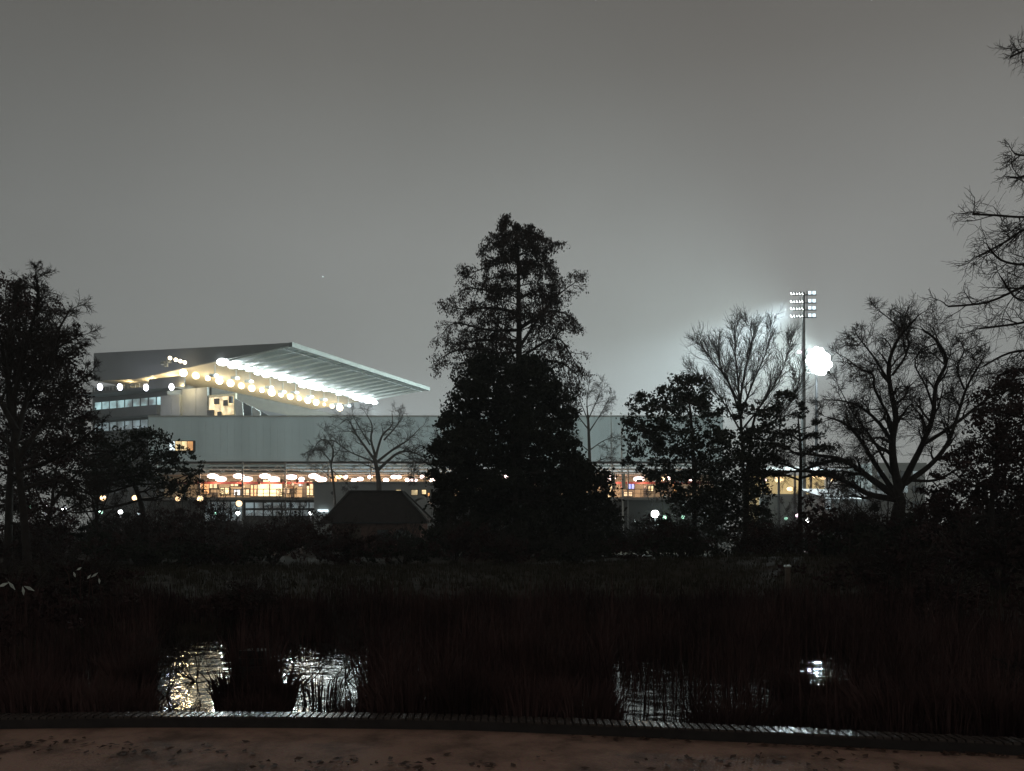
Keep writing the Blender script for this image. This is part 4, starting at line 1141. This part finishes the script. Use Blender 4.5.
# ------------------------------------------------------------------ shrubs: hedge line behind the field
def shrub_proto(name, label, x, y, w, h, seed, leaf, size, n, group):
    r = random.Random(seed); rng = np.random.default_rng(seed)
    z = gz(x, y) if y < 60 else 0
    root = thing(name, label, 'shrub', (x, y, z), group)
    tw = MB(); tr = MB()
    for i in range(9):
        a = r.uniform(0, 6.28); d = Vector((math.cos(a)*.7, math.sin(a)*.7, 1)).normalized()
        o = dict(BARE); o['num'] = [5,4,3]; o['seg'] = [5,4,3,3]; o['rmin'] = .007; o['twiglvl'] = 1
        branch(tr, tw, Vector((x,y,z)), d, h*r.uniform(.7,1.05), .03, 0, r, o)
    obj('stems', tr, M['bark'], root); obj('twigs', tw, M['twig'], root)
    B = []
    for i in range(9):
        B.append((x + r.uniform(-.5,.5)*w, y + r.uniform(-.4,.4)*w*.6, z + h*r.uniform(.15,.7), w*.26, w*.26, h*.26, n))
    npobj('foliage', leaf_quads(clump_points(B, rng, shell=.2), size, rng), 4, M[leaf], root)
    return root
G = 'shrubs along the far edge of the field'
protos = [shrub_proto('shrub', 'dark rounded shrub at the left end of the field edge', -22, 37, 4.2, 2.1, 61, 'leaf_bramble', .07, 330, G),
          shrub_proto('shrub', 'dense low shrub below the tangled left tree', -17.5, 38, 4.6, 1.7, 62, 'leaf_dark', .07, 360, G),
          shrub_proto('shrub', 'twiggy shrub with reddish leaves left of the hut', -11.5, 38.5, 4.2, 2.2, 63, 'leaf_bramble', .06, 240, G)]
SH = [(-14.2,40,1,'rounded shrub under the leafy left tree',1.15),(-19.8,42,2,'taller shrub behind the two pale fronds at left',1.3),(-8.6,40,0,'dark shrub in front of the left wall of the hut',1.05),
      (-5.6,41,1,'low shrub in front of the dark hut',1.0),(-2.9,40,2,'twiggy shrub at the right corner of the hut',.95),(0.2,39.5,0,'shrub at the foot of the central evergreen, left side',.95),
      (3.2,40,1,'shrub at the foot of the central evergreen, right side',1.0),(6.0,41.5,0,'shrub below the gap with the pale bench',.62),(8.8,41,1,'shrub below the ragged right evergreen',.95),
      (11.6,40.5,2,'shrub below the tall bare tree at right',.95),(14.6,42.5,0,'shrub below the pair of pink lamps',.95),(17.6,43,1,'shrub left of the oak trunk',1.0),(20.4,41,0,'shrub at the foot of the oak',1.15),
      (23.5,38,2,'tall shrub right of the oak trunk',1.4),(26.0,36,0,'shrub at the far right end of the field edge',1.5),(-24.5,41,1,'big shrub at the far left corner of the field',1.5),
      (-27,38,0,'outermost dark shrub on the left edge',1.5),(-11,46,2,'shrub behind the field edge below the kiosk lamps',1.1)]
SH += [(W(px,0,Y).x, Y, k, lb, sc) for px, Y, k, lb, sc in (
    (12,56,0,'tall hedge shrub under the bushy tree at the left edge',1.7),(52,58,1,'tall hedge shrub under the pair of bluish lamps',1.6),(92,60,2,'tall hedge shrub under the small greenish lamp at left',1.5),
    (132,57,0,'tall hedge shrub under the leafy left tree',1.6),(172,58,1,'tall hedge shrub at the right edge of the leafy left tree',2.0),(212,60,2,'tall thin shrub reaching up to the small green lamp',1.9),
    (252,60,0,'tall hedge shrub below the lamp under the kiosks',1.35),(292,62,2,'tall hedge shrub below the lamp left of the hut',1.5),(330,58,1,'hedge shrub against the left hut corner',1.2),
    (372,56,0,'hedge shrub in front of the middle of the hut',1.1),(415,58,1,'hedge shrub against the right hut corner',1.3),(640,50,2,'hedge shrub right of the gap with the bench',1.1),
    (672,58,0,'tall hedge shrub under the small greenish lamp at right',1.6),(812,58,1,'hedge shrub below the pale pink lamp',.95),(772,60,0,'tall hedge shrub at the foot of the right evergreen',1.5),
    (846,58,2,'tall hedge shrub in front of the clubhouse',1.55),(872,39,0,'tall hedge shrub covering the left of the oak trunk',1.5),(904,37,1,'tall hedge shrub covering the right of the oak trunk',2.0),
    (150,44,1,'shrub in the row before the leafy left tree',1.35),(235,46,0,'shrub in the row below the warm white lamp',1.2),(195,40,0,'shrub before the spot where the kiosk lights begin',1.25))]
for i, (x, y, k, lb, s) in enumerate(SH):
    dup(protos[k], (x, y, gz(x,y)), lb, rot=i*1.3, scale=(s, s, s*(0.9+.2*((i*5) % 3)/2)), group=G)

# bramble and thicket on both sides of the pond
G2 = 'brambles round the pond'
bp_ = shrub_proto('bramble_bush', 'low tangled bramble at the left end of the pond', -7.6, 10.5, 2.6, 1.0, 71, 'leaf_bramble', .035, 300, G2)
BR = [(-8.8,13.5,1.3,'larger bramble behind the left end of the pond'),(-6.2,8.6,.75,'bramble against the kerb left of the yellow reflection'),(-5.3,15.9,.9,'bramble above the yellow reflection on the far bank'),
      (-10.5,9.5,1.2,'bramble at the left picture edge beside the pond'),(9.6,12.6,1.5,'large bramble at the right end of the pond'),(7.3,9.2,1.0,'bramble close to the kerb at the right'),
      (11.8,15.5,1.9,'tall bramble below the dark right evergreen'),(9.2,19.5,1.6,'bramble on the rise at right of the post'),(5.4,8.0,.8,'low bramble touching the kerb right of the reeds'),
      (13.5,22,2.2,'highest bramble mound at the right edge'),(-9.9,18.5,1.4,'bramble on the far bank at left'),(8.2,15.8,1.1,'bramble just right of the last gleam of water')]
for i, (x, y, s, lb) in enumerate(BR):
    dup(bp_, (x, y, gz(x,y) if not pond_in(x,y) > .1 else WATER_Z), lb, rot=i*2.1, scale=(s, s, s*.9), group=G2)

# ------------------------------------------------------------------ reeds and sedge in and round the pond
H1 = [(152,712),(158,650),(172,640),(232,636),(240,650),(222,688),(206,712)]
H2 = [(282,712),(268,668),(262,648),(372,648),(368,672),(338,696),(318,712)]
def inpoly(p, x, y):
    c = False; n = len(p)
    for i in range(n):
        x0,y0 = p[i]; x1,y1 = p[(i+1) % n]
        if (y0 > y) != (y1 > y) and x < (x1-x0)*(y-y0)/(y1-y0)+x0: c = not c
    return c
def cover(x, y, z, h):
    """how much of a plant of height h at (x,y) may stand: open water stays open"""
    px = 512 + F*x/y
    b0 = HOR + (HC-z)*F/y; t0 = HOR + (HC-z-h)*F/y
    for k in range(5):
        py = b0 + (t0-b0)*k/4
        if inpoly(H1, px, py) or inpoly(H2, px, py): return .006
        if 612 < px < 690 and 664 < py < 716: return .10
        if 690 < px < 765 and 668 < py < 700: return .25
        if 760 < px < 800 and 662 < py < 700: return .18
        if 800 < px < 852 and 655 < py < 672: return .04
        if 396 < px < 436 and 642 < py < 690: return .30
    return 1.0
def blades(n, seed, xr, yr, hr, wid, curve, clump=5, keep=None):
    rng = np.random.default_rng(seed); out = []
    for _ in range(n):
        cx = rng.uniform(*xr); cy = rng.uniform(*yr)
        if cy < kerb_y(cx) + .2: continue
        for _ in range(clump):
            x = cx + rng.normal(0,.07); y = cy + rng.normal(0,.07)
            if y < kerb_y(x)+.18: continue
            z = max(gz(x,y), WATER_Z-.05); h = rng.uniform(*hr)*(.5+.95*abs(math.sin(cx*1.3+cy*.7)*math.cos(cx*.6-cy*1.1)))
            if rng.random() < .04: h *= 1.5
            if keep and rng.random() > keep(x, y, z, h): continue
            a = rng.uniform(0,6.28); c = rng.uniform(0, curve)*h; dx = math.cos(a)*c; dy = math.sin(a)*c
            b = a + 1.57; wx = math.cos(b)*wid*rng.uniform(.6,1.3)+.0015; wy = math.sin(b)*wid
            m = (x+dx*.35, y+dy*.35, z+h*.6)
            out += [(x-wx,y-wy,z),(x+wx,y+wy,z),(m[0]+wx*.8,m[1]+wy*.8,m[2]),(m[0]-wx*.8,m[1]-wy*.8,m[2])]
            tz = z + h*(1 - .35*c/h)
            out += [(m[0]-wx*.8,m[1]-wy*.8,m[2]),(m[0]+wx*.8,m[1]+wy*.8,m[2]),(x+dx+.001,y+dy,tz),(x+dx,y+dy,tz)]
    return np.array(out)
kind(npobj('reed_bed', np.concatenate([blades(5200, 81, (-1.9,8.6), (7.0,15.2), (.35,.95), .006, .45, 6, cover),
                                       blades(2600, 82, (-9,-1.0), (7.0,15.6), (.25,.70), .006, .5, 6, cover)]), 4, M['reed']), 'stuff')
kind(npobj('sedge', np.concatenate([blades(3800, 83, (-9,9), (14.3,18.5), (.25,.6), .007, .7, 5, cover),
                                    blades(6500, 84, (-9,9), (6.4,8.3), (.15,.42), .005, .7, 6, cover)]), 4, M['leaf_bramble']), 'stuff')
kind(npobj('rough_grass', blades(9000, 85, (-24,22), (17.5,40), (.10,.30), .012, .8, 5), 4, M['field_grass']), 'stuff')

# dark tussock with slatted nesting platform standing in the water
tx, ty = W(254,0,8.9).x, 8.9
nb = thing('nesting_box', 'dark slatted wooden nesting platform standing in the pond between the two bright reflections', 'nesting box', (tx, ty, WATER_Z))
M['wet_wood'] = mat('wet_wood', (0.018, 0.014, 0.012), 0.8, 0, 0.3, 6, bump=0.3, bscale=30, spec=.3)
for k in range(8):
    w = .27 - .018*k; z = WATER_Z + .01 + k*.085; dy = .024*k
    obj('slat', MB().box(tx-w, tx+w, ty-.24+dy, ty-.20+dy, z, z+.060), M['wet_wood'], nb)
obj('body', MB().prism([(tx-.26,ty-.19,WATER_Z-.3),(tx+.26,ty-.19,WATER_Z-.3),(tx+.26,ty+.25,WATER_Z-.3),(tx-.26,ty+.25,WATER_Z-.3)], (0,0,.02)).poly([(tx-.26,ty-.19,WATER_Z-.28),(tx+.26,ty-.19,WATER_Z-.28),(tx+.125,ty+.0,WATER_Z+.66),(tx-.125,ty+.0,WATER_Z+.66)]).poly([(tx-.26,ty+.25,WATER_Z-.28),(tx-.26,ty-.19,WATER_Z-.28),(tx-.125,ty+.0,WATER_Z+.66),(tx-.125,ty+.15,WATER_Z+.66)]).poly([(tx+.26,ty-.19,WATER_Z-.28),(tx+.26,ty+.25,WATER_Z-.28),(tx+.125,ty+.15,WATER_Z+.66),(tx+.125,ty+.0,WATER_Z+.66)]).poly([(tx-.125,ty+.15,WATER_Z+.66),(tx-.125,ty+.0,WATER_Z+.66),(tx+.125,ty+.0,WATER_Z+.66),(tx+.125,ty+.15,WATER_Z+.66)]), M['wet_wood'], nb)
def local_tuft(name, label, px, Y, rad, h, n, seed, lean=.6, m_='reed', wid=.005):
    rng = np.random.default_rng(seed); c = W(px,0,Y); out = []; z0 = max(gz(c.x,Y), WATER_Z)
    for _ in range(n):
        a = rng.uniform(0,6.28); rr_ = rad*math.sqrt(rng.random()); x = c.x+math.cos(a)*rr_*.6; y = Y+math.sin(a)*rr_*.4
        L = h*rng.uniform(.5,1.1); dx = math.cos(a)*lean*L*rng.random(); dy = math.sin(a)*lean*L*rng.random()*.6
        m = (x+dx*.4,y+dy*.4,z0+L*.62); b = rng.uniform(0,3.1); wx = math.cos(b)*wid+.002; wy = math.sin(b)*wid
        out += [(x-wx,y-wy,z0-.03),(x+wx,y+wy,z0-.03),(m[0]+wx,m[1]+wy,m[2]),(m[0]-wx,m[1]-wy,m[2])]
        out += [(m[0]-wx,m[1]-wy,m[2]),(m[0]+wx,m[1]+wy,m[2]),(x+dx+.001,y+dy,z0+L*.92),(x+dx,y+dy,z0+L*.92)]
    o = npobj(name, np.array(out) , 4, M[m_])
    return tag(o, label, 'plant', 'tufts in the pond')
local_tuft('rush_tuft', 'spiky rush tuft hugging the left side of the nesting platform', 234, 8.6, .32, .55, 420, 91)
local_tuft('rush_tuft', 'spiky rush tuft on the right side of the nesting platform', 274, 8.6, .32, .58, 420, 92)
local_tuft('rush_tuft', 'slim upright rushes against the left flank of the nesting platform', 241, 8.85, .16, .95, 160, 171, .25)
local_tuft('rush_tuft', 'slim upright rushes against the right flank of the nesting platform', 269, 8.85, .16, .95, 170, 172, .25)
local_tuft('rush_tuft', 'rush tuft in the water before the nesting platform', 254, 8.1, .42, .34, 520, 93)
for k_, (px, Y, h_, lb) in enumerate(((30,7.5,.7,'leftmost rush clump along the kerb'),(75,7.6,.65,'second rush clump from the left along the kerb'),(118,7.6,.6,'rush clump along the kerb just left of the yellow reflection'),(410,7.6,.7,'rush clump along the kerb right of the white reflection'),(470,7.5,.75,'rush clump along the kerb a little left of the middle'),(530,7.4,.7,'rush clump along the kerb in the middle of the pond edge'),(585,7.4,.65,'rush clump along the kerb left of the thin grey gleams'),(730,7.2,.5,'low rush clump along the kerb right of the thin grey gleams'),(862,7.2,.55,'rush clump along the kerb right of the dense tuft'),(900,7.0,.8,'rush clump along the kerb, third from the right'),(950,6.9,.8,'rush clump along the kerb, second from the right'),(1005,6.8,.8,'rush clump along the kerb at the right picture edge'))):
    local_tuft('rush_tuft', lb, px, Y, .55, h_, 620, 150+k_, .5)
local_tuft('rush_tuft', 'thin rush tuft low in the yellow reflection', 186, 8.0, .25, .30, 70, 94)
local_tuft('rush_tuft', 'thin rush tuft in the middle of the white reflection', 318, 9.2, .4, .42, 110, 95)
local_tuft('rush_tuft', 'rush tuft at the right end of the white reflection', 388, 9.4, .55, .7, 500, 96)
local_tuft('rush_tuft', 'rush tuft at the left end of the yellow reflection', 132, 9.4, .4, .6, 460, 97)
local_tuft('rush_tuft', 'dense rush tuft by the kerb below the last gleam of water at right', 822, 7.5, .5, .44, 700, 98, .5)
local_tuft('rush_tuft', 'tall dense rush clump in the water where the right gleams end', 822, 8.8, .8, .48, 1300, 100, .45)
local_tuft('rush_tuft', 'rush tuft by the kerb left of the dense right hand tuft', 800, 7.7, .35, .4, 300, 99, .5)

# fine bare water-side shrubs whose twigs net the reflections
def netshrub(px, Y, h, seed, label):
    r = random.Random(seed); c = W(px,0,Y); z = max(gz(c.x,Y), WATER_Z)
    root = thing('bare_shrub', label, 'shrub', (c.x,Y,z), 'bare shrubs in the pond')
    tr, tw = MB(), MB(); o = dict(BARE); o['num']=[5,4,4]; o['seg']=[5,4,3,2]; o['rmin']=.0018; o['twiglvl']=1; o['wig']=[.25,.35,.4,.3]
    for i in range(6):
        a = r.uniform(0,6.28)
        branch(tr,tw,Vector((c.x,Y,z-.02)),Vector((math.cos(a)*.9,math.sin(a)*.4,.8)).normalized(),h*r.uniform(.7,1.1),.009,0,r,o)
    obj('stems',tr,M['bark'],root); obj('twigs',tw,M['twig'],root)
netshrub(196, 10.6, .75, 101, 'fine twiggy bush standing in the yellow reflection')
netshrub(166, 9.6, .7, 102, 'twiggy bush over the left edge of the yellow reflection')
netshrub(300, 10.2, .8, 103, 'fine twiggy bush in the left half of the white reflection')
netshrub(345, 10.6, .8, 104, 'twiggy bush in the right half of the white reflection')
#netshrub(225, 11.5, .6, 105, 'small twiggy bush at the far side between the two reflections')

# fronds at the left of the field, their gleam put into the pale leaf colour
def fronds(px, py, Y, seed, label, n=5, w=1.0):
    r = random.Random(seed); c = W(px,py,Y); root = thing('pale_plant', label, 'plant', (c.x,Y,gz(c.x,Y)), 'pale plants by the field edge')
    mb = MB()
    for i in range(n):
        x = c.x + (i/(n-1)-.5)*w*1.1; top = c.z + r.uniform(-.05,.18)
        lean = r.uniform(-.35,.35)
        mb.tube([Vector((x,Y,gz(x,Y)-.02)), Vector((x+lean*.4,Y,(top+c.z*0)*.8)), Vector((x+lean,Y,top))], [.012,.010,.006], 4)
    obj('stem', mb, M['reed'], root)
    mb = MB()
    for i in range(n):
        x = c.x + (i/(n-1)-.5)*w + r.uniform(-.05,.05); z = c.z + r.uniform(-.22,.18); a = r.uniform(-1.3,1.3); L = r.uniform(.04,.10)
        d = Vector((math.sin(a),0,math.cos(a)))*L; s_ = Vector((math.cos(a),-.3,-math.sin(a)))*.028
        p = Vector((x,Y-.03,z)); mb.prism([p-d, p+s_, p+d, p-s_*.7], (0,.012,0))
    obj('leaf', mb, M['pale_plant'], root)
fronds(88,572,16,111,'pale drooping fronds shining by the field edge, right of the two pale plants',5,.55)
fronds(17,580,11.3,112,'pale low plant with two shining leaves at the left edge of the field',4,.35)

# ------------------------------------------------------------------ haze
HB = (-320, 320, -50, 430, -2.2, 100)
mb = MB().box(*HB)
m = bpy.data.materials.new('haze'); m.use_nodes = True; nt = m.node_tree
nt.nodes.remove(nt.nodes['Principled BSDF'])
v = nt.nodes.new('ShaderNodeVolumePrincipled')
v.inputs['Color'].default_value = (0.86, 0.90, 0.90, 1); v.inputs['Density'].default_value = HAZE_DENSITY
v.inputs['Anisotropy'].default_value = 0.0
nt.links.new(v.outputs[0], nt.nodes['Material Output'].inputs['Volume'])
kind(obj('haze', mb, m), 'stuff')
